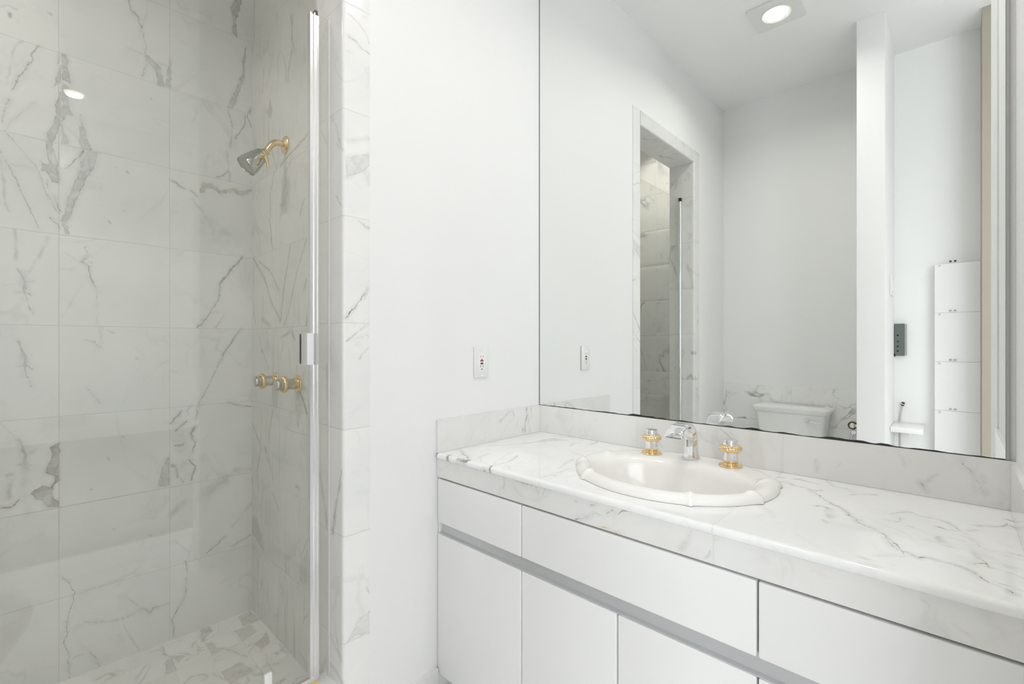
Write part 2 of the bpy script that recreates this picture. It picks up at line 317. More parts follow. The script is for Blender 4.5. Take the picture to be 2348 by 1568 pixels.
# ------------------------------------------------------------------ drawn veins
VEINS = {
 'bw': [
  ('P',0.55,0,0,[-14033,21331,-13955,21352,-13895,21134,-13848,20764,-13805,20427,-13944,20474,-14033,20467]),
  ('P',0.5,0,0,[-14055,21000,-14145,20625,-14239,20137,-14145,20276,-14071,20320]),
  ('L',0.4,0,0,[-14061,21216,248,-14166,20879,123]),
  ('P',0.55,0,0,[-14061,20193,-14124,19803,-14207,19553,-14187,19241,-14249,18886,-14393,18549,-14372,18310,-14239,18323,-14155,18553,-14071,18902,-14061,19242]),
  ('P',0.45,0,0,[-14029,20352,-13891,20260,-13826,19546,-13751,19351,-13923,19335,-13987,19121,-14029,18960]),
  ('P',0.6,0,0,[-14424,18294,-14290,18322,-14218,17981,-14134,17481,-14071,17045,-14071,16943,-14239,16974,-14393,17267,-14505,17266,-14535,17587,-14454,17524,-14352,17552,-14362,17838]),
  ('P',0.5,0,0,[-13409,18281,-13149,18283,-13184,17938,-13263,17658,-13499,17024,-13707,16423,-13805,15988,-13912,15627,-14040,15706,-13976,15953,-13848,16599,-13686,17142,-13499,17774,-13454,18103]),
  ('L',0.65,0,0,[-13263,17658,131,-13499,17024,129,-13707,16423,127,-13805,15988,126]),
  ('L',0.55,0,0,[-13443,18181,91,-13675,17175,89,-13859,16597,88,-13976,15953,87,-14040,15706,87]),
  ('P',0.5,0,0,[-14029,15679,-13869,15547,-13859,15283,-13966,15280,-13976,15454]),
  ('L',0.75,0.6,0,[-13487,18258,323,-13620,17980,278,-13772,17743,234,-13902,17574,191,-14040,17434,149]),
  ('P',0.42,0,0,[-13576,19039,-13432,18937,-13365,18582,-13297,18330,-13510,18311,-13598,18554,-13587,18811]),
  ('L',0.35,0,0,[-13576,19458,193,-13510,18986,387]),
  ('L',0.7,0,0,[-13432,18636,156,-13297,18330,157]),
  ('P',0.4,0,0,[-14040,19030,-13966,18761,-13869,18335,-14029,18330]),
  ('L',0.42,0,0,[-14545,21330,600,-14665,21175,545,-14754,20993,493,-14735,20804,444,-14911,20431,390,-15056,20007,337,-15161,19687,287]),
  ('L',0.2,0,1,[-14960,21322,350,-15133,21060,345,-15142,20806,345,-15199,20420,344,-15293,19800,341]),
  ('L',0.35,0,0,[-14645,19491,119,-14794,19266,147,-15008,18950,174,-15199,18702,200,-15340,18309,227]),
  ('L',0.45,0,0,[-15256,19359,342,-15340,18997,283,-15414,18545,225]),
  ('L',0.6,0.3,1,[-15227,22082,686,-15218,21990,686]),
  ('L',0.3,0,1,[-15433,22182,225,-15227,22303,229,-15075,22271,231]),
  ('L',0.4,0,0,[-15414,17654,225,-15142,16999,236,-14960,16444,245,-14735,15859,255,-14595,15388,263]),
  ('L',0.28,0,1,[-15433,17731,450,-15396,17056,451,-15340,16520,453,-15321,15974,454,-15227,15786,457]),
  ('L',0.3,0,0,[-15293,18269,227,-14794,17570,259,-14565,17250,288,-14393,16533,315,-14239,16206,343,-14071,15934,372]),
  ('L',0.55,0,0,[-14311,15800,183,-14176,15593,185,-14071,15437,186]),
  ('L',0.5,0,0,[-14207,16503,221,-14071,16022,223]),
  ('L',0.5,0,0,[-14362,17044,182,-14362,16756,182]),
  ('L',0.5,0.6,0,[-12257,24077,280,-12220,23700,421,-12057,23672,567,-11905,23251,716]),
  ('L',0.4,0.3,0,[-11725,24360,145,-11764,23854,144,-11880,23264,143]),
  ('L',0.45,0,0,[-11905,23155,229,-11777,22602,231,-11803,22219,231,-11751,22048,231,-11905,21369,229]),
  ('P',0.48,0,0,[-11803,22251,-11699,22297,-11556,22165,-11357,22038,-11196,21345,-11411,21326,-11503,21845,-11712,22097]),
  ('P',0.48,0,0,[-11019,22567,-11019,21349,-11196,21412,-11142,21882]),
  ('P',0.62,0.3,0,[-8840,25895,-8561,26044,-8677,25526,-8791,25012,-8759,24390,-8921,24494,-8889,25054,-8985,25475]),
  ('P',0.55,0.25,0,[-8377,24294,-8428,23718,-8461,23279,-8494,22768,-8759,21749,-8937,21338,-9097,21352,-8693,22486,-8544,23023,-8511,23681]),
  ('L',0.45,0,0,[-9097,21280,271,-8937,20578,273,-9001,19727,272]),
  ('L',0.45,0.5,0,[-8444,21241,527,-8494,20727,613,-8807,20131,688]),
  ('L',0.5,0.8,0,[-8411,21253,440,-8208,20823,445]),
  ('L',0.6,0.8,0,[-8191,21610,356,-8377,21228,353]),
  ('L',0.35,0,0,[-9129,19490,203,-9034,18689,204,-9018,18315,204]),
  ('L',0.5,0.4,0,[-9066,18753,509,-9256,18487,420,-9505,18352,331]),
  ('L',0.42,0.95,0,[-10006,17632,1607,-9916,17915,1593,-9598,17957,1599,-9366,17782,1596,-9129,17874,1594,-8872,17970,1592,-8561,17897,1595,-8242,18120,1598]),
  ('L',0.5,0,0,[-10992,17852,606,-10826,17793,510,-10742,17662,410,-10558,17639,311]),
  ('L',0.45,0.5,0,[-10401,17608,628,-10153,17408,319]),
  ('L',0.2,0,1,[-10343,17296,630,-9886,16666,647,-9598,15963,658]),
  ('L',0.16,0,1,[-9750,16289,6526,-9129,16041,6762]),
  ('L',0.6,0,0,[-8561,15219,523,-9001,14582,562,-9366,14061,600]),
  ('L',0.5,0,0,[-9366,14061,250,-9428,13434,305,-9720,12817,354,-10153,12227,398]),
  ('L',0.4,0,0,[-9240,12767,269,-9505,12242,265]),
  ('L',0.5,0,0,[-8594,12209,348,-9001,11604,335,-9240,11157,325,-9490,10595,315,-9886,9668,302,-10124,9219,293,-10197,8640,286]),
  ('L',0.55,0,0,[-8872,11786,600,-9240,11193,588]),
  ('L',0.6,0,0,[-9066,9155,204,-8627,9005,278,-8208,8909,356]),
  ('L',0.5,0,0,[-13454,14915,259,-13387,14668,286,-13532,14409,309,-13365,14264,339,-13320,13921,366,-13195,13584,395]),
  ('L',0.4,0,0,[-13252,14717,171,-13387,14578,169]),
  ('L',0.4,0,0,[-13149,13588,132,-13126,12309,132]),
  ('L',0.2,0,1,[-13934,14653,376,-13664,14422,383]),
  ('L',0.2,0,1,[-13532,13615,258,-14029,12442,249]),
  ('L',0.25,0,1,[-15114,15281,576,-15075,14270,578]),
  ('L',0.2,0,1,[-14311,15207,610,-14585,14390,598,-14774,13941,590]),
  ('L',0.4,0,0,[-15056,14008,463,-14892,13605,644,-14892,13225,820]),
  ('L',0.4,0,0,[-14745,13619,142,-14892,13563,141]),
  ('L',0.5,0,0,[-15037,13214,185,-14892,13281,187,-14735,13166,189]),
  ('L',0.4,0,0,[-14892,13225,234,-14814,12850,235,-14735,12585,237]),
  ('L',0.2,0,1,[-14940,13881,1633,-14892,12972,1639]),
  ('L',0.4,0,0,[-15056,11664,463,-14892,11242,644,-14892,10862,820]),
  ('L',0.4,0,0,[-14745,11239,142,-14892,11200,141]),
  ('L',0.5,0,0,[-15037,10868,185,-14892,10919,187,-14735,10786,189]),
  ('L',0.4,0,0,[-14892,10862,234,-14814,10478,235,-14735,10205,237]),
  ('L',0.2,0,1,[-14940,11524,1633,-14892,10609,1639]),
  ('L',0.4,0,0,[-15056,8538,463,-14892,8092,644,-14892,7712,820]),
  ('L',0.4,0,0,[-14745,8067,142,-14892,8050,141]),
  ('L',0.5,0,0,[-15037,7740,185,-14892,7769,187,-14735,7612,189]),
  ('L',0.2,0,1,[-14940,8381,1633,-14892,7459,1639]),
  ('L',0.4,0,0,[-13080,12127,133,-13034,11453,133]),
  ('L',0.45,0,0,[-13454,11697,207,-13229,11668,210,-13057,11454,213]),
  ('L',0.3,0.5,0,[-13454,10163,155,-13057,9495,160]),
  ('L',0.35,0,1,[-12883,12069,269,-12682,11995,273]),
  ('P',0.75,0.55,0,[-14092,8278,-14311,8152,-14301,7775,-14372,7456,-14403,7318,-14197,7189,-14197,7000,-14311,6822,-14484,6947,-14774,6757,-14635,6468,-14474,6443,-14413,6184,-14092,6160,-14092,6335,-14228,6426,-14270,6639,-14197,6884,-14092,7022]),
  ('L',0.7,0.5,0,[-15433,6417,225,-15246,6383,285,-15018,6576,348]),
  ('L',0.35,0.3,1,[-15218,7414,1143,-15274,6680,1139]),
  ('L',0.15,0,1,[-14892,7487,1405,-14843,6068,1410]),
  ('P',0.45,0,0,[-11074,7277,-11142,7206,-11264,6931,-11371,6458,-11424,6207,-11060,6192]),
  ('L',0.5,0.4,0,[-11074,7277,151,-11169,7178,150,-11264,6898,149,-11371,6458,148]),
  ('L',0.6,0,0,[-11019,8552,454,-10840,8748,459,-10686,8984,463]),
  ('L',0.6,0.4,0,[-10881,8250,458,-10515,8558,468]),
  ('L',0.5,0,0,[-10487,8946,469,-10401,9142,471]),
  ('L',0.55,0.6,0,[-10227,8281,635,-10401,8048,628,-10227,7679,635,-10299,7347,632]),
  ('L',0.5,0,0,[-10881,7646,763,-10643,7659,774]),
  ('L',0.5,0.3,0,[-11019,6951,757,-10840,6816,765,-10812,6423,766]),
  ('L',0.55,0,0,[-10444,7029,470,-10227,6749,476,-10372,6229,472]),
  ('L',0.5,0,0,[-10742,6409,308,-10629,6165,310]),
  ('L',0.14,0,1,[-10770,8016,3994,-10487,6952,4062]),
  ('L',0.22,0,1,[-11019,5049,1513,-10558,5436,1556]),
  ('L',0.22,0,1,[-9976,5466,3220,-9129,6072,3381]),
  ('L',0.2,0,1,[-8807,6314,1377,-8191,6248,1425]),
  ('L',0.5,0,0,[-10530,3132,249,-10501,2645,250]),
  ('L',0.4,0,0,[-10530,2485,156,-10572,1685,253,-10798,1354,345,-10978,1043,436,-10923,383,533]),
  ('L',0.45,0,0,[-14050,3808,186,-13880,3511,196,-13707,3119,207,-13772,2759,214,-13912,2168,220,-13880,1815,228,-14019,1554,234,-13880,1166,244,-13848,294,252]),
  ('L',0.5,0,0,[-13912,2212,376,-13891,1834,377]),
  ('L',0.45,0,0,[-13499,2033,129,-12883,1767,152,-12453,1675,175,-11867,1843,201,-11660,1547,223,-11530,1705,244,-11101,1678,271]),
  ('L',0.35,0,0,[-13320,897,261,-13057,281,266]),
  ('L',0.2,0,0,[-13805,908,190,-13353,913,195]),
  ('L',0.35,0,0,[-13675,3107,153,-13138,3097,159,-12801,3140,162,-12416,3123,166]),
  ('L',0.2,0,1,[-12502,1696,276,-12220,924,281,-11969,329,285]),
  ('L',0.2,0,1,[-12343,2402,279,-11994,1975,285]),
  ('L',0.5,0,0,[-9856,3184,357,-9209,3653,370]),
  ('L',0.5,0,0,[-8937,3173,308,-8242,3436,320]),
  ('L',0.4,0,0,[-8905,4032,223,-8225,4787,231]),
  ('L',0.2,0,1,[-10006,2868,321,-10909,4014,305]),
  ('L',0.3,0.2,1,[-12658,17914,341,-12610,17881,342]),
  ('L',0.3,0.2,1,[-12824,15921,337,-12777,15883,339]),
  ('L',0.3,0.2,1,[-12441,16386,346,-12392,16349,347]),
  ('L',0.3,0.2,1,[-12343,17827,348,-12294,17792,349]),
  ('L',0.3,0.2,1,[-11647,20743,364,-11595,20714,365]),
  ('L',0.3,0.2,1,[-14342,22535,304,-14301,22513,305]),
  ('L',0.3,0.2,1,[-13342,14433,326,-13297,14393,327]),
  ('L',0.3,0.2,1,[-12057,11079,355,-12007,11029,356]),
  ('L',0.3,0.2,1,[-12465,8261,345,-12416,8207,347]),
  ('L',0.3,0.2,1,[-12883,7550,336,-12836,7496,337]),
  ('L',0.3,0.2,1,[-13308,6567,327,-13263,6511,328]),
  ('L',0.3,0.2,1,[-11686,4447,363,-11634,4383,364]),
  ('L',0.3,0.2,1,[-12706,5032,340,-12658,4971,341]),
 ],
 'rw': [
  ('L',0.45,1,1,[8850,25981,624,8797,25147,622,8850,24453,624]),
  ('L',0.3,0.4,1,[7110,24230,426,7346,23328,432]),
  ('L',0.55,0.4,0,[5000,23596,503,4882,23237,459,4921,22699,420,4803,22394,378,5120,21923,344,5281,21312,307]),
  ('L',0.4,0.5,0,[4803,23580,248,4921,22699,250]),
  ('L',0.35,0,1,[7731,22698,1175,7879,21850,1185]),
  ('L',0.15,0,1,[7017,22584,2825,7393,22038,2884]),
  ('P',0.5,0.5,0,[7064,21291,6833,20711,6971,20431,7204,20612,7441,20918,7204,20959]),
  ('L',0.4,0.2,0,[7251,20523,401,7204,19727,400,6742,18974,389,6339,18292,381]),
  ('L',0.4,0,0,[6034,19742,214,6339,18292,218]),
  ('L',0.5,0.2,0,[3299,19004,384,3828,18717,398,4120,18712,405,5040,18569,428,5991,18353,453]),
  ('L',0.42,0.3,0,[6606,18241,469,7064,17475,481,6971,16577,479]),
  ('L',0.3,0,0,[5322,17258,308,5991,16397,320]),
  ('L',0.22,0,1,[5040,18217,756,5905,17752,796]),
  ('L',0.4,0,0,[3828,16636,421,4194,16173,431]),
  ('L',0.12,0,1,[4495,17651,1463,4882,16636,1497]),
  ('L',0.5,0.3,0,[7110,16569,568,6925,15847,422,6833,15337,280]),
  ('L',0.45,0.2,0,[8956,15207,941,7585,14157,729,6833,13111,559,5991,12501,400]),
  ('L',0.4,0,0,[8331,15003,546,7017,14449,509,6077,13585,482]),
  ('L',0.5,0.3,0,[5040,15215,428,5610,13795,443,5991,12434,453]),
  ('L',0.45,0.2,0,[3685,15186,301,4457,14180,316,5200,12779,331,5610,12292,339]),
  ('L',0.5,0.4,0,[3614,13850,507,3900,13466,517]),
  ('L',0.45,0.7,0,[3299,13419,452,3543,12763,574,3685,12241,695]),
  ('L',0.35,0,1,[7928,12620,1485,7017,12260,1413]),
  ('L',0.3,0,1,[8956,13396,941,8745,12466,930]),
  ('L',0.55,0.2,0,[4921,12147,325,5281,11961,332,5905,11820,345]),
  ('L',0.55,0.2,0,[4921,12147,325,4882,11955,324,4610,11732,319]),
  ('L',0.3,0,1,[8028,11390,746,7634,11023,731,7204,10616,714]),
  ('L',0.3,0,1,[8229,11911,604,7978,11372,596]),
  ('L',0.2,0,1,[7393,12077,577,7110,11380,568]),
  ('L',0.3,0,0,[4457,11544,243,4457,10530,243]),
  ('L',0.25,0,0,[5200,11397,331,5040,10600,328]),
  ('L',0.6,0.3,0,[4306,10010,482,3900,9565,611,3614,9183,738]),
  ('L',0.5,0.3,0,[3578,9157,460,3299,8815,452]),
  ('L',0.4,0,0,[3299,10241,226,4046,9905,237]),
  ('L',0.4,0.2,0,[6787,8991,502,7204,7752,514]),
  ('L',0.42,0.3,0,[9010,8142,566,8028,7366,537,8536,6233,552]),
  ('L',0.3,0,0,[7978,8695,357,8128,7423,360]),
  ('L',0.3,0.8,1,[7585,7328,2040,7110,6884,1988]),
  ('L',0.35,1,1,[4381,8792,726,4381,8637,726]),
  ('P',0.4,0.8,0,[9010,4329,8485,4280,7683,3198,8178,3280,9117,3559]),
  ('L',0.45,0.4,0,[8433,6162,549,8331,5495,546]),
  ('L',0.4,0,0,[6742,5720,389,6077,5185,375]),
  ('L',0.25,0.6,1,[7017,6762,1130,6742,6266,1113]),
  ('L',0.35,0.5,0,[3368,5141,272,4009,4274,284,4120,3717,286,4231,3170,288]),
  ('P',0.28,0.9,0,[3368,4784,3368,3666,3756,3216,4231,3170,3973,3918]),
  ('L',0.45,0.5,0,[7928,2000,475,8028,1501,478]),
  ('L',0.22,0,1,[5486,3105,647,5863,1972,661]),
  ('L',0.15,0,1,[6120,1559,806,6207,690,810]),
  ('L',0.25,0.2,1,[3438,2447,456,4009,1794,473]),
  ('L',0.45,1,0,[4495,6483,731,4268,6453,721]),
 ],
 'rj': [
  ('L',0.3,0,1,[730,21039,128,463,20974,131,299,20904,133,118,20698,135,4,20467,136]),
  ('L',0.35,0,0,[678,20393,322,422,20350,328,257,20223,333,4,20183,339]),
  ('L',0.12,0,1,[730,19969,512,624,19955,517]),
  ('L',0.32,0,0,[730,17394,128,557,17448,130,299,17581,133,18,17657,136]),
  ('P',0.3,0,0,[744,16893,395,17082,18,17256,18,16855,257,16637,463,16519,744,16371]),
  ('L',0.5,0.2,0,[744,16371,128,463,16519,131,229,16644,133,18,16855,136]),
  ('L',0.25,0,0,[730,16697,90,395,16891,92,18,17049,95]),
  ('L',0.28,0,1,[368,15187,264,18,14994,542]),
  ('L',0.8,0,0,[757,12355,307,651,12484,275,477,12618,244,347,12866,211,271,12922,177,188,13043,143,89,13231,108]),
  ('L',0.45,0,0,[504,12579,313,354,12840,317]),
  ('L',0.32,0,0,[757,11659,575,422,11925,348,47,12177,108]),
  ('L',0.3,0,0,[504,11748,130,257,11788,133,75,11854,135,33,11777,135]),
  ('L',0.25,0,1,[347,11152,211,53,11506,216]),
  ('P',0.2,0,0,[744,3131,571,3252,436,3481,202,3622,18,3661,18,3067,202,3098,422,3172,744,3081]),
  ('L',0.45,0.2,0,[18,3661,136,202,3622,134,368,3591,132,463,3493,131,436,3330,131]),
  ('L',0.45,0,0,[18,3067,176,202,3098,174,415,3169,171,744,3106,166]),
  ('L',0.3,0.2,1,[118,4461,336,18,4256,339]),
  ('L',0.4,0.2,0,[1523,18302,208,1249,17856,203,877,17057,198]),
  ('L',0.35,0.2,0,[1115,17412,183,1195,17347,184,1035,17201,182]),
  ('L',0.3,0,0,[2243,18077,279,1805,17551,270]),
  ('L',0.3,0.2,1,[1249,15871,296,930,15491,289]),
  ('L',0.4,0.1,0,[2333,7686,200,1978,6717,683,1834,6088,1158]),
  ('L',0.5,0,0,[904,7993,270,1330,6707,790,1468,6060,1315]),
  ('L',0.55,0.2,0,[1663,2157,286,1222,2112,277,877,1943,269]),
  ('L',0.2,0,1,[1607,2956,759,877,2551,718]),
  ('L',0.25,0,1,[1303,3328,371,982,2465,362]),
  ('L',0.6,1,0,[1862,1594,967,1748,1482,959]),
  ('L',0.2,0,1,[2243,1606,1591,1805,2338,1541]),
 ],
 'ct': [
  ('P',0.35,0,0,[-1243,1741,-1252,1188,-1341,764,-1676,787,-1930,767,-1692,1209,-1484,1725]),
  ('L',0.4,0,0,[-1154,2348,412,-1293,1800,423,-1504,1495,426]),
  ('L',0.3,0,0,[-1676,787,293,-1954,744,289]),
  ('L',0.25,0,1,[-18,4770,1571,-142,4562,1581,-756,4775,1497]),
  ('L',0.45,0,0,[-528,4733,488,-853,4935,471,-1083,4964,463,-1593,5338,435]),
  ('L',0.75,0.1,0,[-1132,5394,838,-1329,5362,829,-1534,5395,815,-1521,5256,824]),
  ('L',0.75,0,0,[-679,5508,572,-566,5290,585]),
  ('L',0.75,0,0,[-2667,5517,496,-2576,5267,509]),
  ('L',0.55,0,0,[-2282,5546,382,-2403,5499,380]),
  ('L',0.32,0,0,[-161,4077,326,-331,3626,332,-814,3071,334,-1131,2370,343]),
  ('L',0.3,0,0,[-1732,5207,244,-1457,4692,259,-1348,4214,270]),
  ('L',0.25,0,0,[-1970,5204,240,-1489,4741,257]),
  ('L',0.3,0,0,[-2550,5223,256,-2614,4667,443,-2490,4340,641,-2271,3840,867]),
  ('L',0.2,0,0,[-2450,5108,260,-2093,4407,281,-1770,3644,303]),
  ('L',0.25,0,1,[-2739,4835,520,-3213,5197,488]),
  ('L',0.3,0,0,[-3,702,485,-288,433,485]),
  ('L',0.35,0,0,[-1080,545,346,-1496,386,342,-1905,-118,344]),
  ('L',0.35,0,0,[-3033,772,678,-3013,487,484,-2886,-28,288]),
  ('L',0.22,0,1,[-2698,1484,661,-2454,1015,691,-2561,810,695]),
  ('L',0.22,0,0,[-3226,2180,305,-3790,2402,289]),
  ('L',0.15,0,1,[-1674,1753,518,-2583,2068,480]),
  ('L',0.22,0,0,[-4189,4143,247,-3988,3582,458,-3865,2962,691]),
  ('L',0.28,0,0,[-4434,5253,199,-4403,4817,207,-4452,4280,215,-4671,4010,216]),
  ('L',0.45,0,0,[-4448,4834,548,-4572,4776,546]),
  ('L',0.25,0,0,[-4473,4631,209,-4458,3823,223]),
  ('L',0.18,0,0,[-4642,4885,202,-4824,4770,201,-4987,4325,206]),
  ('L',0.12,0,0,[-7084,5311,174,-7328,4785,179]),
  ('L',0.3,0,0,[-8789,4099,201,-9041,3862,201]),
  ('L',0.22,0,0,[-9237,3437,154,-9519,3564,148,-9711,3792,142,-9879,4122,135]),
  ('L',0.12,0,0,[-9551,4364,151,-9646,4032,155]),
  ('L',0.35,0,0,[-9035,375,346,-9055,49,355]),
  ('L',0.45,0,0,[-9134,692,446,-9249,640,444]),
  ('L',0.5,0,0,[-9496,576,569,-9739,567,429,-9842,632,296,-10083,719,165]),
  ('L',0.5,0,0,[-9313,1132,254,-9442,1116,252,-9564,1210,247,-9781,1308,240,-9879,1266,239,-10022,1421,233,-10213,1241,233]),
  ('L',0.6,0,0,[-10045,1541,211,-10272,1782,209,-10400,1963,211,-10608,2300,207,-10780,2409,208,-10867,2514,210,-10995,2825,207,-11125,3010,207,-11183,3184,207,-11329,3330,207,-11460,3389,208,-11612,3567,206,-11741,3778,203]),
  ('P',0.22,0,0,[-11672,3733,-11766,3780,-11903,4117,-11979,4382,-11904,4311,-11794,4144]),
  ('L',0.4,0,0,[-11672,3733,128,-11794,4144,120,-11904,4311,116]),
  ('L',0.65,0,0,[-9994,-122,491,-10079,24,481]),
  ('L',0.38,0,0,[-10071,32,219,-10374,647,202,-10646,686,197]),
  ('L',0.42,0,0,[-10797,1150,223,-10985,928,224,-11228,743,223]),
  ('L',0.22,0,1,[-10730,845,385,-10893,878,378]),
  ('L',0.6,0,0,[-10352,2659,333,-10467,2551,283,-10619,2674,227]),
  ('L',0.28,0,1,[-10645,2835,1431,-10715,3263,1356]),
  ('L',0.3,0,1,[-10638,3537,442,-10743,3665,431]),
  ('L',0.15,0,0,[-10416,4755,131,-10645,5001,124,-10869,5144,118]),
  ('L',0.38,0,0,[-11452,5089,222,-11565,5137,217]),
  ('L',0.3,0,0,[-11647,4835,123,-11921,4576,123]),
  ('L',0.12,0,1,[-11493,5336,639,-11749,5303,621]),
  ('L',0.4,0,0,[-11580,2645,177,-11773,2593,174,-11811,2427,177,-11767,2301,180]),
  ('L',0.33,0,0,[-11638,2111,342,-11842,1775,347,-11952,1671,347,-12060,1852,337]),
  ('L',0.45,0,0,[-12060,1852,184,-12342,1791,180,-12577,1993,171,-12715,2408,161,-12824,2477,157]),
  ('L',0.48,0,0,[-12413,2396,443,-12510,2455,359,-12604,2455,278,-12666,2396,202]),
  ('L',0.3,0,0,[-12701,2649,143,-12844,2707,140,-12916,2878,136,-12955,3096,131,-13083,3219,127,-13161,3170,127,-13252,3155,126]),
  ('L',0.42,0,0,[-13349,3109,170,-13501,3081,168,-13659,3111,164]),
  ('L',0.2,0,0,[-13244,3301,112,-13483,3322,109]),
  ('L',0.15,0,0,[-11911,2717,198,-12143,2861,189]),
  ('L',0.28,0,0,[-12273,3354,188,-12437,3409,183,-12606,3476,178]),
  ('L',0.25,0,1,[-12418,3001,1031,-12435,3307,991]),
  ('L',0.3,0,0,[-12815,2255,270,-12922,2095,271]),
  ('L',0.45,0,0,[-12897,1784,212,-13119,1636,210,-13288,1538,209,-13417,1166,215]),
  ('L',0.55,0.3,0,[-13316,1449,280,-13433,1308,281,-13522,1407,275]),
  ('L',0.5,0.4,0,[-13434,858,296,-13516,944,290]),
  ('L',0.68,0,0,[-11741,3778,215,-11922,4222,198,-11970,4321,192,-12038,4280,190,-12151,4472,181,-12226,4356,181,-12342,4314,178,-12507,4376,171,-12560,4347,169,-12629,4388,165,-12753,4415,161,-12866,4566,154,-12961,4686,148,-13032,4800,142,-13137,4843,138,-13284,4991,131]),
  ('L',0.42,0,0,[-13056,4669,114,-13251,4734,109,-13374,4823,106,-13542,4955,101]),
  ('L',0.35,0,0,[-11970,4321,115,-12017,4531,111,-11946,4598,111]),
  ('L',0.5,0,0,[-12824,4161,190,-12899,4048,191,-12983,3968,191,-13017,3872,192,-12967,3810,195]),
  ('L',0.55,0,0,[-13015,3938,212,-13050,4093,206,-13110,4077,205]),
  ('L',0.25,0,1,[-12852,3510,401,-12936,3795,382]),
  ('L',0.2,0,0,[-13156,3847,126,-13447,3819,122]),
  ('L',0.25,0,0,[-13109,4098,123,-13332,4183,118,-13513,4291,113]),
  ('L',0.4,0,0,[-13512,1477,410,-13613,1529,403]),
 ],
 'ap': [
  ('L',0.35,0,0,[-1814,7850,296,-1974,7678,293]),
  ('L',0.38,0,0,[-3171,7828,268,-3171,7551,268,-3100,7397,270]),
  ('L',0.45,0.2,0,[-3568,7806,260,-3868,7756,254,-4047,7708,250,-4111,7746,249,-4215,7707,247,-4254,7763,246]),
  ('L',0.4,0,0,[-4364,7691,244,-4472,7585,242]),
  ('L',0.28,0,0,[-4715,7824,395,-4579,7491,133]),
  ('L',0.65,0.4,0,[-5685,7174,267,-5812,7224,264]),
  ('L',0.35,0.2,0,[-5812,7224,168,-6059,7342,164,-6287,7485,161,-6386,7461,160,-6509,7457,158]),
  ('L',0.62,0.2,0,[-6594,7541,134,-6772,7652,160,-6889,7615,185,-7061,7729,209,-7263,7828,231]),
  ('L',0.35,0,0,[-6889,7625,109,-6807,7533,110,-6807,7414,110]),
  ('L',0.45,0.2,0,[-7095,7787,213,-7351,7840,208]),
  ('L',0.5,0.2,0,[-6136,7629,163,-6287,7686,161]),
  ('L',0.25,0,1,[-5665,7638,243,-5719,7628,242]),
  ('L',0.6,2,0,[-6300,7838,115,-6630,7851,128,-6947,7853,141]),
  ('L',0.5,2,0,[-6386,7183,182,-6606,7179,179,-7015,7190,172]),
  ('L',0.5,0.2,0,[-8708,7836,100,-8644,7728,101,-8588,7648,101,-8542,7498,102,-8401,7263,103]),
  ('L',0.2,0,1,[-8753,7324,181,-8825,7328,179]),
  ('L',0.25,0,1,[-8905,7192,178,-9002,7356,176]),
  ('L',0.22,0,1,[-11791,7875,251,-11895,7805,186,-12046,7719,121]),
  ('L',0.25,0,1,[-12255,7638,206,-12346,7551,87]),
  ('L',0.2,0,0,[-12898,7765,64,-13040,7544,63,-13258,7285,61]),
  ('L',0.14,0,1,[-12596,7412,112,-12830,7270,108]),
  ('L',0.1,0,1,[-10782,7572,215,-11105,7567,206]),
 ],
 'ba': [
  ('L',0.28,0,0,[-2464,8643,296,-2180,8826,301,-1937,8968,305,-1765,8933,308,-1715,8774,309]),
  ('L',0.55,0,0,[-971,9024,215,-945,8599,252,-1050,8384,286,-1050,8051,322]),
  ('L',0.35,0,0,[-678,8994,197,-678,8568,197]),
  ('L',0.45,0,0,[-1181,8208,319,-1181,8069,319]),
  ('L',0.15,0,1,[-839,8551,1085,-785,8050,1089]),
  ('L',0.15,0,1,[-1539,8376,313,-1463,8573,314]),
 ],
 'bb': [
  ('L',0.18,0,1,[-5294,8302,458,-5450,8089,454]),
  ('L',0.22,0,0,[-6709,8699,250,-6942,8566,246,-7190,8465,242]),
  ('L',0.22,0,0,[-7348,8966,266,-7568,8815,458,-7746,8680,646]),
  ('L',0.2,0,0,[-7658,8920,260,-7771,8749,258]),
  ('L',0.28,0,0,[-8020,8431,152,-8250,8221,149,-8487,8044,147]),
  ('L',0.16,0,1,[-7256,8678,268,-7400,8442,265]),
  ('L',0.3,0,0,[-9882,8472,143,-9902,8286,142,-9912,8145,142]),
  ('L',0.25,0.2,1,[-12336,8507,355,-12150,8325,316,-12048,8247,273]),
  ('L',0.5,0,0,[-12048,8262,200,-12107,8180,199,-12135,8113,199]),
  ('L',0.42,0,0,[-12781,8874,128,-12853,8736,144,-12914,8658,160,-12980,8532,175,-13036,8396,191,-13106,8273,206]),
  ('L',0.2,0,1,[-13078,8611,661,-13106,8489,659]),
  ('L',0.2,0,0,[-12927,8393,126,-12980,8245,125]),
  ('L',0.28,0,0,[-13371,8331,201,-13477,8258,199]),
  ('L',0.14,0,1,[-11618,8939,473,-11742,8585,468]),
  ('L',0.15,0,1,[-10413,8458,210,-10385,8315,211]),
 ],
 'sf': [
  ('P',0.5,0.9,0,[-8740,8993,-8239,9109,-8213,8168,-8793,8133,-8758,8655]),
  ('P',0.42,0.9,0,[-9178,8022,-8608,8086,-8539,7347,-9163,7084]),
  ('P',0.55,0.9,0,[-10055,9092,-9760,9113,-9745,8683,-10057,8492,-10175,8079,-10199,8467]),
  ('P',0.45,0.9,0,[-10171,8014,-9983,7932,-9926,7335,-9631,7147,-10190,7011]),
  ('P',0.5,0.9,0,[-10211,5817,-9605,5886,-9410,5065,-10178,4938]),
  ('P',0.5,0.9,0,[-8877,6594,-8575,6809,-8344,7000,-8390,6613,-8451,6257,-8846,6085]),
  ('L',0.5,0.7,0,[-9737,7026,400,-9539,6603,395,-9345,5998,385]),
  ('P',0.45,0.4,0,[-11408,7924,-11242,7951,-11254,7013,-11546,7042]),
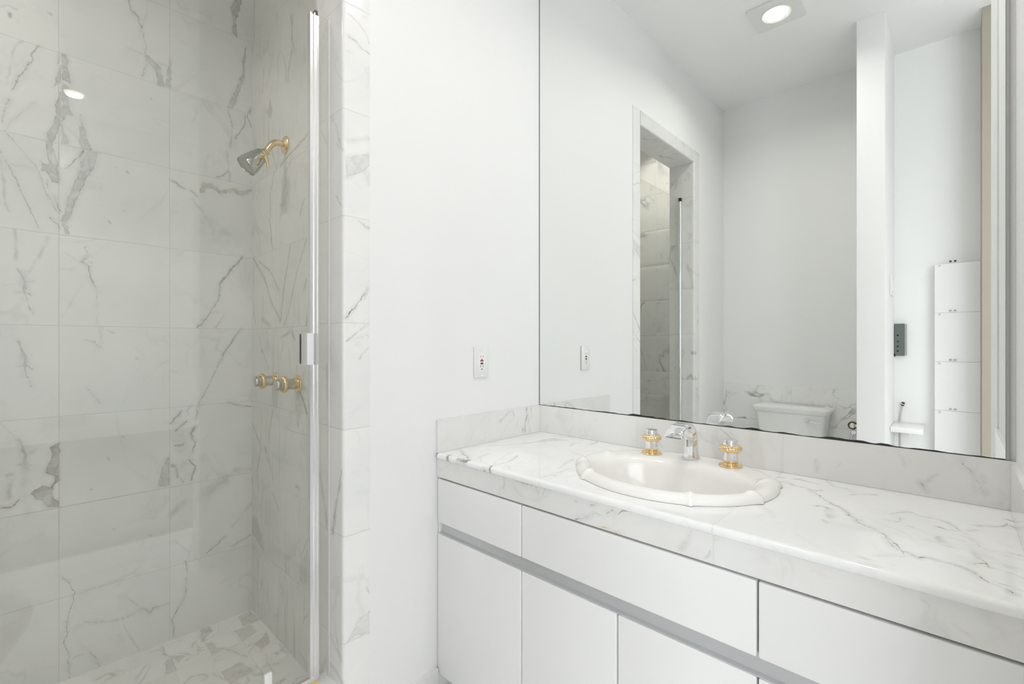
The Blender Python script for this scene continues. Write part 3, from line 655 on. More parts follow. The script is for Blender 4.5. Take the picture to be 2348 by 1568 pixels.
  ('L',0.5,0.6,0,[-13234,8433,347,-12896,8561,626,-12746,8249,886]),
  ('L',0.5,0.5,0,[-11203,7608,264,-10924,7380,265,-10704,7485,271]),
  ('L',0.5,0.5,0,[-11313,9020,510,-11352,8344,488,-11269,8083,483]),
  ('L',0.3,0,0,[-8810,5658,313,-8959,5137,300,-8975,4356,285]),
  ('L',0.3,0.3,0,[-8243,5962,824,-8277,5448,798,-8263,5079,781]),
  ('L',0.35,0.4,0,[-9099,5023,258,-8661,4822,262]),
  ('L',0.4,0.8,0,[-11255,6076,511,-10960,6300,529,-10624,6098,535]),
  ('L',0.5,0.6,0,[-10491,8338,515,-10526,8115,507]),
  ('L',0.35,0.7,0,[-10418,5880,535,-10205,5201,519]),
 ],
}

def vnoise(u, v, seed):
    """smooth value noise on numpy arrays, in -1..1"""
    iu = np.floor(u).astype(np.int64); iv = np.floor(v).astype(np.int64); fu = u - iu; fv = v - iv
    fu = fu * fu * (3 - 2 * fu); fv = fv * fv * (3 - 2 * fv)
    def h(a, b):
        x = (a * 374761393 + b * 668265263 + seed * 974711) & 0x7fffffff
        x = ((x ^ (x >> 13)) * 1274126177) & 0x7fffffff
        return ((x ^ (x >> 16)) & 0xffff) / 32767.5 - 1
    return (h(iu, iv) * (1 - fu) + h(iu + 1, iv) * fu) * (1 - fv) + (h(iu, iv + 1) * (1 - fu) + h(iu + 1, iv + 1) * fu) * fv
def seg_dist(U, Vv, a, b, wa, wb):
    dx, dy = b[0] - a[0], b[1] - a[1]; L2 = dx * dx + dy * dy + 1e-12
    t = np.clip(((U - a[0]) * dx + (Vv - a[1]) * dy) / L2, 0, 1)
    return np.hypot(U - a[0] - t * dx, Vv - a[1] - t * dy), wa + (wb - wa) * t
def vein_fields(U, Vv, key):
    n = U.size
    sdf = np.full(n, .05); st = np.zeros(n); soft = np.zeros(n); tint = np.zeros(n); best = np.full(n, .05)
    wu = U + .0028 * vnoise(U * 70, Vv * 70, 3) + .0012 * vnoise(U * 210, Vv * 210, 5)
    wv = Vv + .0028 * vnoise(U * 70, Vv * 70, 7) + .0012 * vnoise(U * 210, Vv * 210, 9)
    for kind, s, t, sf, q in VEINS.get(key, []):
        k = 3 if kind == 'L' else 2
        p = [(q[i] * 1e-4, q[i + 1] * 1e-4) for i in range(0, len(q), k)]
        w = [q[i + 2] * .5e-5 for i in range(0, len(q), 3)] if kind == 'L' else None
        wm = max(w) if w else 0
        mg = .014 + wm * 3
        us = [a[0] for a in p]; vs = [a[1] for a in p]
        idx = np.nonzero((wu > min(us) - mg) & (wu < max(us) + mg) & (wv > min(vs) - mg) & (wv < max(vs) + mg))[0]
        if idx.size == 0: continue
        u = wu[idx]; v = wv[idx]
        if kind == 'L':
            d = np.full(idx.size, 9.); ww = np.zeros(idx.size)
            for i in range(len(p) - 1):
                di, wi = seg_dist(u, v, p[i], p[i + 1], w[i], w[i + 1])
                m = di - wi < d - ww; d = np.where(m, di, d); ww = np.where(m, wi, ww)
            if sf:
                r = np.clip(1 - d / (ww * 2.2 + .002), 0, 1); r = r * r * (3 - 2 * r) * s
                m = r > soft[idx]; soft[idx] = np.maximum(soft[idx], r)
                ii = idx[m & (best[idx] > .004)]; tint[ii] = t
                continue
            d = d - ww * (1 + .4 * vnoise(u * 120, v * 120, 11)); s = min(1, s * VSTR.get(key, 1.0))
        else:
            d = np.full(idx.size, 9.); ins = np.zeros(idx.size, bool)
            for i in range(len(p)):
                a = p[i]; b = p[(i + 1) % len(p)]
                di, _ = seg_dist(u, v, a, b, 0, 0); d = np.minimum(d, di)
                if a[1] != b[1]:
                    c = ((a[1] > v) != (b[1] > v)) & (u < (b[0] - a[0]) * (v - a[1]) / (b[1] - a[1]) + a[0]); ins ^= c
            d = np.where(ins, -d, d)
            s = s * (.85 + .15 * np.clip(1 - np.abs(d) / .006, 0, 1))       # rims of a patch read a touch darker
        sv = np.broadcast_to(s, d.shape)
        score = np.where(d < 0, -sv, d * 10)                                 # inside: the strongest vein wins; outside: the nearest
        cur = np.where(sdf[idx] < 0, -st[idx], sdf[idx] * 10)
        m = score < cur
        ii = idx[m]; sdf[ii] = d[m]; st[ii] = sv[m]; tint[ii] = t; best[ii] = d[m]
    return sdf, st, soft, tint

def cuts(a, b, h, lines=(), gw=.0016):
    base = np.linspace(a, b, max(2, int(round((b - a) / h)) + 1))
    ex = [x for g in lines if a + gw < g < b - gw for x in (g - gw, g, g + gw)]
    if ex:
        ok = np.all(np.abs(base[:, None] - np.array(ex)[None, :]) > gw * .8, axis=1); ok[0] = ok[-1] = True
        base = np.concatenate([base[ok], ex])
    return np.unique(base)
def panel(name, fn, us, vs, m, gu=(), gv=(), key=None, thick=.01, mask=None, parent=None, seed=1, smooth=True, flip=False, lip=.0006):
    """tiled stone face: fn(u, v, depth) gives points; grout lines are real shallow grooves; skirts close it back to `thick`"""
    U, Vv = np.meshgrid(us, vs, indexing='ij'); nu, nv = U.shape
    gi = np.zeros(U.shape); eps = 1e-7
    for g in gu: gi[np.abs(U - g) < eps] = 1
    for g in gv: gi[np.abs(Vv - g) < eps] = 1
    P = fn(U.ravel(), Vv.ravel(), gi.ravel() * lip)
    ids = np.arange(nu * nv).reshape(nu, nv)
    quads = np.stack([ids[:-1, :-1], ids[1:, :-1], ids[1:, 1:], ids[:-1, 1:]], -1).reshape(-1, 4)
    if mask is not None:
        cu = ((U[:-1, :-1] + U[1:, 1:]) / 2).ravel(); cv = ((Vv[:-1, :-1] + Vv[1:, 1:]) / 2).ravel()
        quads = quads[~mask(cu, cv)]
    bd = np.concatenate([ids[:, 0], ids[-1, 1:], ids[-2::-1, -1], ids[0, -2:0:-1]])
    Pb = fn(U.ravel()[bd], Vv.ravel()[bd], np.full(bd.size, thick)); nb = bd.size; n0 = nu * nv
    k = np.arange(nb); k2 = (k + 1) % nb
    skirt = np.stack([bd[k2], bd[k], n0 + k, n0 + k2], -1)
    quads = np.concatenate([quads, skirt])
    if flip: quads = quads[:, ::-1]
    verts = np.concatenate([P, Pb]); nq = len(quads)
    me = bpy.data.meshes.new(name); me.vertices.add(len(verts)); me.vertices.foreach_set('co', verts.astype(np.float32).ravel())
    me.loops.add(nq * 4); me.loops.foreach_set('vertex_index', quads.astype(np.int32).ravel())
    me.polygons.add(nq); me.polygons.foreach_set('loop_start', (np.arange(nq) * 4).astype(np.int32))
    me.update(calc_edges=True); me.validate()
    allu = np.concatenate([U.ravel(), U.ravel()[bd]]); allv = np.concatenate([Vv.ravel(), Vv.ravel()[bd]])
    if key: sdf, st, so, ti = vein_fields(allu, allv, key)
    else: sdf = np.full(len(verts), .05); st = so = ti = np.zeros(len(verts))
    a = me.attributes.new('vein', 'FLOAT_COLOR', 'POINT'); a.data.foreach_set('color', np.stack([sdf, st, so, ti], -1).astype(np.float32).ravel())
    a = me.attributes.new('grout', 'FLOAT', 'POINT'); a.data.foreach_set('value', np.concatenate([gi.ravel(), gi.ravel()[bd] * 0]).astype(np.float32))
    tu = np.searchsorted(np.array(sorted(gu)), allu) if len(gu) else np.zeros(len(verts), int)
    tv = np.searchsorted(np.array(sorted(gv)), allv) if len(gv) else np.zeros(len(verts), int)
    rng = np.random.RandomState(seed); tab = rng.rand(64, 64, 3)
    a = me.attributes.new('tile', 'FLOAT_VECTOR', 'POINT'); a.data.foreach_set('vector', tab[tu % 64, tv % 64].astype(np.float32).ravel())
    o = link(name, me, m, parent)
    if smooth:
        me.polygons.foreach_set('use_smooth', [True] * len(me.polygons)); me.set_sharp_from_angle(angle=math.radians(50))
    return o
def st3(x, y, z): return np.stack(np.broadcast_arrays(x, y, z), -1).astype(float)

# key dimensions (metres; origin where the mirror wall meets the far wall, floor at 0)
CEIL = 2.902; XJ = -.8711; XJ2 = -1.598; XO = -.787; XO2 = -1.682; XS = -.8185; YS = .9152; XL = -2.3
XW = -2.154; YC = -1.36; YB = -1.48; ZC = .7937; ZTOP = 2.366; ZTRIM = 2.446; WT = .165
ROW0 = .0; T = .3048
rows = [ROW0 + T * i for i in range(1, 10)]
# ------------------------------------------------------------------ the setting
def boxes(name, lst, m):
    bm = bmesh.new()
    for b in lst: add_box(bm, *b)
    return struct(bm_obj(name, bm, m))
# walls of the bathroom
boxes('wall_right', [(0.0, .1, YB, WT, 0, CEIL)], M['paint'])
boxes('wall_back', [(XJ + .010, 0.0, 0.0, WT, 0, CEIL), (XW, XJ2 - .010, 0.0, WT, 0, CEIL), (XJ2 - .010, XJ + .010, 0.0, WT, ZTOP + .010, CEIL)], M['paint'])
boxes('wall_left', [(XW - .1, XW, YB, WT, 0, CEIL)], M['paint'])
boxes('partition', [(XW, -1.632, -.997, -.8765, 0, CEIL)], M['paint'])
boxes('wall_front', [(-.87, 0.0, YB, YC, 0, CEIL)], M['paint'])
boxes('wall_nook', [(XW, -1.945, YB, -1.366, 0, CEIL)], M['beige'])
# bedroom beyond the wide opening behind the camera
boxes('wall_bedroom_left', [(-4.0, -3.9, -6.3, -5.2, 0, CEIL), (-4.0, -3.9, -2.6, -1.48, 0, CEIL), (-4.0, -3.9, -5.2, -2.6, 0, .6), (-4.0, -3.9, -5.2, -2.6, 2.4, CEIL), (-3.9, XW, -1.60, YB, 0, CEIL)], M['paint'])
boxes('wall_bedroom_right', [(2.3, 2.4, -6.3, -5.2, 0, CEIL), (2.3, 2.4, -2.6, -1.48, 0, CEIL), (2.3, 2.4, -5.2, -2.6, 0, .6), (2.3, 2.4, -5.2, -2.6, 2.4, CEIL), (.1, 2.3, -1.60, YB, 0, CEIL)], M['paint'])
boxes('wall_bedroom_far', [(-4.0, -3.6, -6.3, -6.2, 0, CEIL), (-1.8, 2.4, -6.3, -6.2, 0, CEIL), (-3.6, -1.8, -6.3, -6.2, 2.4, CEIL), (-3.6, -1.8, -6.3, -6.2, 0, .08)], M['paint'])
boxes('trim_bulkhead', [(-3.9, 2.3, -3.75, -3.42, 2.72, CEIL)], M['paint'])
boxes('ceiling', [(-4.0, 2.4, -6.3, YB, CEIL, CEIL + .1), (XW - .1, .1, YB, 1.02, CEIL, CEIL + .1), (XL - .1, XW - .1, WT, 1.02, CEIL, CEIL + .1)], M['ceil'])
boxes('floor_bedroom', [(-4.0, 2.4, -6.3, -2.05, -.1, 0)], M['carpet'])
for sx, i in ((-3.95, 1), (2.35, 3)):
    w = empty('added_window_%d' % i, (sx, -3.9, .6)); struct(w)  # invented side windows, added to carry the fill lights
    bm = bmesh.new()
    for b in ((sx - .03, sx + .03, -5.2, -5.14, .6, 2.4), (sx - .03, sx + .03, -2.66, -2.6, .6, 2.4), (sx - .03, sx + .03, -5.2, -2.6, .6, .66), (sx - .03, sx + .03, -5.2, -2.6, 2.34, 2.4), (sx - .02, sx + .02, -3.93, -3.87, .66, 2.34)): add_box(bm, *b)
    bm_obj('added_window_frame', bm, M['plastic'], w)
    box('pane', sx - .004, sx + .004, -5.14, -2.66, .66, 2.34, M['glass'], w)
w = empty('added_window_2', (-2.7, -6.25, .08)); struct(w)  # invented far window, added so fill reaches the far wall and shower
bm = bmesh.new()
for b in ((-3.6, -3.53, -6.28, -6.22, .08, 2.4), (-1.87, -1.8, -6.28, -6.22, .08, 2.4), (-3.6, -1.8, -6.28, -6.22, .08, .15), (-3.6, -1.8, -6.28, -6.22, 2.33, 2.4)): add_box(bm, *b)
bm_obj('added_window_frame', bm, M['plastic'], w)
box('pane', -3.53, -1.87, -6.254, -6.246, .15, 2.33, M['glass'], w)
gx = [-1.95 + T * i for i in range(-7, 15)]; gy = [-2.05 + T * i for i in range(1, 8)]
struct(panel('floor', lambda u, v, d: st3(u, v, -d), cuts(-4.0, 2.4, .1, gx), cuts(-2.05, 0.0, .1, gy), M['marble_room_floor'], gx, gy, thick=.08, seed=4))

# shower enclosure
boxes('wall_shower_core', [(XS + .012, -.66, WT, 1.02, 0, CEIL), (XL, XS + .012, YS + .012, 1.02, 0, CEIL), (XL - .1, XL - .012, WT, 1.02, 0, CEIL), (XL, XW - .1, .10, WT, 0, CEIL)], M['paint'])
gb = [XS - .287, XS - .287 - T]; gb2 = [XS - .287 - T * k for k in range(0, 5)]
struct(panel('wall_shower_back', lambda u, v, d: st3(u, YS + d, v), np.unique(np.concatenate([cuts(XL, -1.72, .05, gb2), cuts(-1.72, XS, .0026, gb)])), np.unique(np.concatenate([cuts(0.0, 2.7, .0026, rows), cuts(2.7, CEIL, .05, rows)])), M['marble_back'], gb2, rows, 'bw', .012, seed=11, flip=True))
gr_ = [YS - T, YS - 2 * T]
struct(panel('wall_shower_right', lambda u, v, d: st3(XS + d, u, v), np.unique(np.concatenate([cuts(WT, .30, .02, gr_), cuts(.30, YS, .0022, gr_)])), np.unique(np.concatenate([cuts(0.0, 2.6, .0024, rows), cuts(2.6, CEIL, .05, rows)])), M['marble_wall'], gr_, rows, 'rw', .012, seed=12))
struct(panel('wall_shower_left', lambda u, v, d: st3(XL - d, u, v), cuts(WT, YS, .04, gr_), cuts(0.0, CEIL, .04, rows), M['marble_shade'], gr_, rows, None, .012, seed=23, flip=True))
struct(panel('wall_shower_front', lambda u, v, d: st3(u, WT + .006 - d, v), cuts(XL, XJ2 - .01, .05, [XL + T, XL + 2 * T]), cuts(0.0, CEIL, .05, rows), M['marble_any'], [XL + T, XL + 2 * T], rows, None, .006, seed=14, flip=False))
P_ = .104
fx = [XS - P_ * i for i in range(1, 15)]; fy = [YS - P_ * i for i in range(1, 8)]
struct(panel('floor_shower', lambda u, v, d: st3(u, v, .024 - d), np.unique(np.concatenate([cuts(XL, -1.75, .02, fx), cuts(-1.75, XS, .003, fx)])), cuts(.11, YS, .003, fy), M['marble_floor'], fx, fy, 'sf', .03, seed=15))
def curb_fn(u, v, d):
    # front face up, over the top with rounded edges, down the inside
    z = np.clip(v, 0, .178); y = np.clip(v - .178, 0, .106) + .004; zz = np.clip(v - .178 - .106, 0, .15)
    return st3(u, y, z - zz - d * 0)
struct(panel('trim_curb', curb_fn, cuts(XJ2, XJ, .02, [XJ - T, XJ - 2 * T]), np.unique(np.concatenate([np.linspace(0, .178, 8), np.linspace(.178, .284, 6), np.linspace(.284, .434, 6)])), M['marble_jamb'], [XJ - T, XJ - 2 * T], [], None, 0.0, seed=16, smooth=False))
# marble surround: right jamb is one wrapped sheet, front face round the bullnose into the reveal
RB = .009
def jamb_fn(sign, xo, xj):
    W = abs(xo - xj)
    def fn(u, v, d):
        a = np.clip((u - (W - RB)) / (2 * RB), 0, 1) * PI / 2
        fu = np.minimum(u, W - RB)                       # run along the front
        inn = np.maximum(u - (W + RB), 0)
        x = xo + sign * (fu + (RB - d) * np.sin(a) * 1.0)
        y = -.003 + RB - (RB - d) * np.cos(a) + inn
        # after the corner the depth pushes along x, before it along y
        return st3(x, y, v)
    return fn
W1 = abs(XO - XJ)
ujam = np.unique(np.concatenate([cuts(0, W1 - RB, .002), np.linspace(W1 - RB, W1 + RB, 9), cuts(W1 + RB, W1 + RB + WT - .006, .002)]))
rows_j = [r for r in rows if r < ZTRIM - .05]
struct(panel('trim_jamb_right', jamb_fn(-1, XO, XJ), ujam, cuts(0, ZTRIM, .0023, rows_j), M['marble_jamb'], [], rows_j, 'rj', .008, seed=17))
W2 = abs(XO2 - XJ2)
ujam2 = np.unique(np.concatenate([cuts(0, W2 - RB, .02), np.linspace(W2 - RB, W2 + RB, 9), cuts(W2 + RB, W2 + RB + WT - .006, .02)]))
struct(panel('trim_jamb_left', jamb_fn(1, XO2, XJ2), ujam2, cuts(0, ZTRIM, .03, rows_j), M['marble_any'], [], rows_j, None, .008, seed=19, flip=True))
WH = ZTRIM - ZTOP
def head_fn(u, v, d):
    a = np.clip((v - (WH - RB)) / (2 * RB), 0, 1) * PI / 2
    fv = np.minimum(v, WH - RB); inn = np.maximum(v - (WH + RB), 0)
    z = ZTRIM - fv - (RB - d) * np.sin(a); y = -.003 + RB - (RB - d) * np.cos(a) + inn
    return st3(u, y, z)
gh = [XJ - .16, XJ - .16 - T]
struct(panel('trim_head', head_fn, cuts(XJ2, XJ, .03, gh), np.unique(np.concatenate([cuts(0, WH - RB, .02), np.linspace(WH - RB, WH + RB, 9), cuts(WH + RB, WH + RB + WT - .006, .02)])), M['marble_any'], gh, [], None, .008, seed=21))
# wainscot behind the toilet, marble skirting, marble casing on the short front wall
gw = [-.45]
struct(panel('trim_wainscot', lambda u, v, d: st3(XW + .010 - d, u, v), cuts(-.8765, -.001, .03, gw), cuts(0, .863, .03, [.6096]), M['marble_wains'], gw, [.6096], None, .010, seed=31))
struct(panel('baseboard_back', lambda u, v, d: st3(u, -.012 + d, v), cuts(XO + .001, -.541, .02), cuts(0, .076, .02), M['marble_any'], [], [], None, .012, seed=33))
struct(panel('trim_casing', lambda u, v, d: st3(u, YC + .004 - d, v), cuts(-.87, -.545, .03), cuts(0, CEIL, .03), M['marble_honed'], [], [], None, .004, seed=34, flip=True))

# ------------------------------------------------------------------ vanity
van = empty('vanity_cabinet', (-.27, -.67, 0.0)); tag(van, 'white handleless vanity cabinet with flat doors and drawers under the marble countertop', 'cabinet')
YE = -1.349; XF = -.539
bm = bmesh.new()
for b in ((-.519, -.012, YE, -.003, .06, .078), (-.030, -.012, YE, -.003, .078, .7125), (-.519, -.030, -.021, -.003, .078, .7125), (-.519, -.030, YE, YE + .018, .078, .7125), (-.519, -.500, YE + .018, -.021, .078, .7125)): add_box(bm, *b)
bm_obj('carcass', bm, M['lacquer'], van)
box('toe_kick', -.47, -.02, YE, -.004, 0.0, .06, M['lacquer'], van)
box('side_stile', -.533, -.519, -.0105, -.003, .06, .7115, M['lacquer'], van)
# recessed grey finger rail between drawers and doors: a sloping channel
bm = bmesh.new()
ring = [(-.5195, .566), (-.5215, .566), (-.5210, .553), (-.526, .530), (-.5375, .5285), (-.5375, .5265), (-.5195, .5265)]
va = [bm.verts.new((x, YE, z)) for x, z in ring]; vb = [bm.verts.new((x, -.0110, z)) for x, z in ring]
for i in range(len(ring)):
    j = (i + 1) % len(ring); bm.faces.new((va[i], va[j], vb[j], vb[i]))
bm.faces.new(va); bm.faces.new(vb[::-1]); bm_obj('finger_rail', bm, M['rail'], van)
G = .002
for a, b in ((-.003, -.383), (-.383, -.990), (-.990, YE)):
    box('drawer_front', XF, -.5205, b + G, a - G, .563, .7085, M['lacquer'], van, .0035, 3)
for a, b in ((-.003, -.383), (-.383, -.687), (-.687, -.990), (-.990, YE)):
    box('door', XF, -.5205, b + G, a - G, .058, .5255, M['lacquer'], van, .0035, 3)

# countertop: slab with a rounded nose, apron below; hole for the basin
SCX, SCY, SA, SB = -.255, -.687, .267, .240; FCY = -.677
top = empty('countertop', (-.27, -.67, ZC)); tag(top, 'veined white marble countertop with rounded nose and tall front apron', 'countertop')
R0 = .009; TH = .020; XN = -.545
QF = -XN
def slab_fn(u, q, d):
    # q: 0 at the wall ... QF-R0 flat, quarter round, short drop, quarter round, underside
    a1 = np.clip((q - (QF - R0)) / R0, 0, 1) * PI / 2
    drop = np.clip(q - QF, 0, TH - 2 * R0)
    a2 = np.clip((q - QF - (TH - 2 * R0)) / R0, 0, 1) * PI / 2
    back = np.maximum(q - QF - (TH - 2 * R0) - R0, 0)
    x = -(np.minimum(q, QF - R0) + R0 * np.sin(a1) - R0 * (1 - np.cos(a2)) - back)
    z = ZC - R0 * (1 - np.cos(a1)) - drop - R0 * np.sin(a2) - d
    return st3(x, u, z)
qs = np.unique(np.concatenate([cuts(.010, QF - R0, .0022), np.linspace(QF - R0, QF, 6), np.linspace(QF, QF + TH - 2 * R0, 2), np.linspace(QF + TH - 2 * R0, QF + TH - R0, 6), np.linspace(QF + TH - R0, QF + TH - R0 + .03, 3)]))
gc = [-.4525, -.908]
def hole(cu, cv): return ((cu - SCY) / (SA - .022)) ** 2 + ((-cv - SCX) / (SB - .022)) ** 2 < 1
panel('slab', slab_fn, cuts(-1.3515, -.0095, .0022, gc), qs, M['marble_top'], gc, [], 'ct', 0.0, hole, top, seed=41, lip=.0003)
panel('apron', lambda u, v, d: st3(XF + .0005 + d, u, v), cuts(-1.3515, -.0015, .003, gc), cuts(.7145, ZC - .0195, .003), M['marble_apron'], gc, [], 'ap', .018, None, top, seed=42, flip=True, lip=.0003)
# backsplashes
def splash(name, fn, us, vs, gu, key, seed, label, flip=False):
    o = panel(name, fn, us, vs, M['marble_apron'], gu, [], key, .0095, seed=seed, flip=flip, lip=.0003)
    return tag(o, label, 'backsplash', 'marble backsplash strips')
ZB = .9029
def cap(v, d, zt): return v
splash('backsplash', lambda u, v, d: st3(-.010 + d, u, v), cuts(-1.3515, -.0, .003, [-.453, -.909]), cuts(ZC + .0004, ZB, .003), [-.453, -.909], 'bb', 51, 'long marble backsplash strip under the big mirror', True)
splash('backsplash', lambda u, v, d: st3(u, -.010 + d, v), cuts(-.541, -.0105, .003), cuts(ZC + .0004, ZB, .003), [], 'ba', 52, 'short marble backsplash on the wall under the power outlet')
splash('backsplash', lambda u, v, d: st3(u, YC + .0085 - d, v), cuts(-.541, -.0105, .003), cuts(ZC + .0004, ZB, .003), [-.30], None, 53, 'short marble backsplash at the right end of the countertop', True)

# ------------------------------------------------------------------ basin
NA = 240
ks = [math.atan2(-.13, -.19), math.atan2(.15, -.19), math.atan2(-.235, -.075), math.atan2(.24, -.085), math.atan2(-.255, .085), math.atan2(.25, .085)]
IX, IY, IA, IB = -.297, -.690, .214, .149
tprof = [(.012, .0006), (0, .0012), (.02, .007), (.07, .013), (.15, .0165), (.26, .0200), (.38, .0220), (.50, .0222), (.62, .0208), (.74, .0175), (.85, .0120), (.93, .006), (1.0, -.004)]
dprof = [(.012, .0006), (0, .0012), (.02, .006), (.05, .0105), (.10, .0135), (.2, .0150), (.35, .0155), (.5, .0155), (.65, .0155), (.80, .0150), (.90, .0125), (.96, .006), (1.0, -.004)]
bowl = [(.985, -.016), (.95, -.040), (.91, -.062), (.85, -.083), (.76, -.101), (.62, -.116), (.45, -.126), (.28, -.131), (.13, -.134), (.075, -.1345)]
rings = []
def sm(x): x = max(0., min(1., x)); return x * x * (3 - 2 * x)
outl = []
for i in range(NA):
    a = 2 * PI * i / NA; ca, sa = math.cos(a), math.sin(a)
    e = 2.02
    r = 1 / ((abs(ca) / SB) ** e + (abs(sa) / SA) ** e) ** (1 / e)
    k = 0.
    for q in ks:
        dd = (a - q + PI) % (2 * PI) - PI; s = dd * r
        k += math.exp(-(s / .0085) ** 2) + .22 * math.exp(-(s / .024) ** 2)
    wb = sm((ca - .30) / .22)            # faucet ledge at the back
    k *= (1 - wb)
    gap = min(abs((a - q + PI) % (2 * PI) - PI) * r for q in ks)
    ro = r + .0070 * k
    outl.append((a, ca, sa, ro, k, wb))
def ipt(a):
    # bowl mouth point in the same angular order
    return Vector((IX + IB * math.cos(a), IY + IA * math.sin(a), 0))
for j in range(len(tprof)):
    ring = []
    for a, ca, sa, ro, k, wb in outl:
        o = Vector((SCX + ro * ca, SCY + ro * sa, 0)); q = ipt(a)
        t = tprof[j][0] * (1 - wb) + dprof[j][0] * wb; z = tprof[j][1] * (1 - wb) + dprof[j][1] * wb
        z += .0052 * k * math.sin(PI * max(0, min(1, t))) ** .7
        p = o.lerp(q, t); ring.append(Vector((p.x, p.y, ZC + z)))
    rings.append(ring)
for s, z in bowl:
    rings.append([Vector((IX + .012 * (1 - s) + IB * s * math.cos(o[0]), IY + IA * s * math.sin(o[0]), ZC + z)) for o in outl])
sink = empty('sink', (SCX, SCY, ZC)); tag(sink, 'cream oval drop-in sink with a ribbon-knot rim', 'sink')
loft('basin', rings, M['porcelain'], sink, True, 70, cap=False)
lathe('drain', [(.0, .004), (.010, .004), (.012, .001), (.0165, .0008), (.0185, .002), (.0215, .0015), (.022, -.006), (.0, -.006)], (IX + .0112, IY, ZC - .1345), (0, 0, 1), M['chrome'], sink)

# ------------------------------------------------------------------ faucet
ZD = ZC + .0158
fs = empty('faucet_spout', (-.094, -.677, ZD)); tag(fs, 'chrome arched basin spout between the two gold-ringed handles', 'faucet')
path = bez([(-.093, 0, ZD + .004), (-.092, 0, ZD + .030), (-.0905, 0, ZD + .058), (-.100, 0, ZD + .084), (-.124, 0, ZD + .1035), (-.156, 0, ZD + .1075), (-.179, 0, ZD + .1050), (-.196, 0, ZD + .0990), (-.2075, 0, ZD + .0900), (-.2125, 0, ZD + .0800)], 6)
rg = []; n = len(path)
for i, p in enumerate(path):
    t = i / (n - 1)
    tan = (path[min(i + 1, n - 1)] - path[max(i - 1, 0)]).normalized(); nor = Vector((0, 1, 0)).cross(tan).normalized()
    hw = .0225 - .0035 * math.sin(PI * min(1, t / .5)) + .0055 * sm((t - .5) / .5)
    hd = .0205 * (1 - sm(t / .48)) + .0085 * sm(t / .48) - .0035 * sm((t - .6) / .4)
    c = .42
    sec = [(-hw, -hd * c), (-hw * .72, -hd), (hw * .72, -hd), (hw, -hd * c), (hw, hd * .25), (hw * .62, hd * .92), (0, hd * 1.12), (-hw * .62, hd * .92), (-hw, hd * .25)]
    rg.append([p + Vector((0, FCY, 0)) + Vector((0, 1, 0)) * s + nor * (-q) for s, q in sec])
loft('spout_body', rg, M['chrome'], fs, True, 32)
tipp = path[-1]; tn = (path[-1] - path[-3]).normalized()
ctr = sum(rg[-1], Vector()) / len(rg[-1])
loft('outlet_mouth', [[ctr + (q - ctr) * k + tn * d for q in rg[-1]] for k, d in ((.80, -.004), (.80, .0006))], M['black'], fs, False)
bm = bmesh.new()
sec = [(-.0245, -.011), (-.0165, -.0225), (.0165, -.0225), (.0245, -.011), (.0245, .008), (.012, .023), (-.012, .023), (-.0245, .008)]
loft('base_plate', [[Vector((-.093 - b * s, FCY + a * s, z)) for a, b in sec] for s, z in ((1.03, ZD), (1.03, ZD + .003), (.97, ZD + .006))], M['chrome'], fs, True, 30)

def twist_ring(name, c, axis, R, r, strands, m, parent):
    a, u, v = frame_of(axis); c = Vector(c); vs = []; nt, ns = strands * 8, 20
    bm = bmesh.new(); g = []
    for i in range(nt):
        th = 2 * PI * i / nt; d = u * math.cos(th) + v * math.sin(th); row = []
        for k in range(ns):
            ph = 2 * PI * k / ns
            w = abs(math.sin((strands * th + 3.2 * ph) / 2))
            rr = r * (.82 + .20 * w ** .7)
            row.append(bm.verts.new(c + d * (R + rr * math.cos(ph)) + a * (rr * 1.12 * math.sin(ph))))
        g.append(row)
    for i in range(nt):
        for k in range(ns): bm.faces.new((g[i][k], g[(i + 1) % nt][k], g[(i + 1) % nt][(k + 1) % ns], g[i][(k + 1) % ns]))
    return bm_obj(name, bm, m, parent, True, 80)
def knob(name, c, axis, label, k=1.0, group=None, met='chrome', strands=26):
    e = empty(name, c); tag(e, label, 'tap handle', group); a = Vector(axis).normalized(); c = Vector(c)
    lathe('base_plate', [(.0, .0), (.0335 * k, .0), (.034 * k, .002), (.0325 * k, .0045), (.027 * k, .0058), (.022 * k, .0062), (.021 * k, .009), (.0, .009)], c, axis, M['gold'], e)
    lathe('collar', [(.0175 * k, .006), (.0190 * k, .0095), (.0215 * k, .0145), (.0218 * k, .0165), (.0, .0165)], c, axis, M['gold'], e)
    lathe('stem', [(.0, .016), (.0205 * k, .016), (.0212 * k, .0175), (.0212 * k, .044), (.0, .044)], c, axis, M[met], e, 14, 20)
    twist_ring('twisted_ring', c + a * .0520 * k ** .5, axis, .0222 * k, .0096 * k, strands, M['gold'], e)
    lathe('cap', [(.0, .056), (.0212 * k, .056), (.0218 * k, .0585), (.0216 * k, .0735), (.0205 * k, .0758), (.015 * k, .0768), (.0, .0772)], c, axis, M[met], e)
    return e
knob('basin_tap', (-.110, FCY + .119, ZD), (0, 0, 1), 'chrome and gold rope-ringed sink handle left of the spout', .95, 'sink tap handles')
knob('basin_tap', (-.100, FCY - .119, ZD), (0, 0, 1), 'chrome and gold rope-ringed sink handle right of the spout', .95, 'sink tap handles')

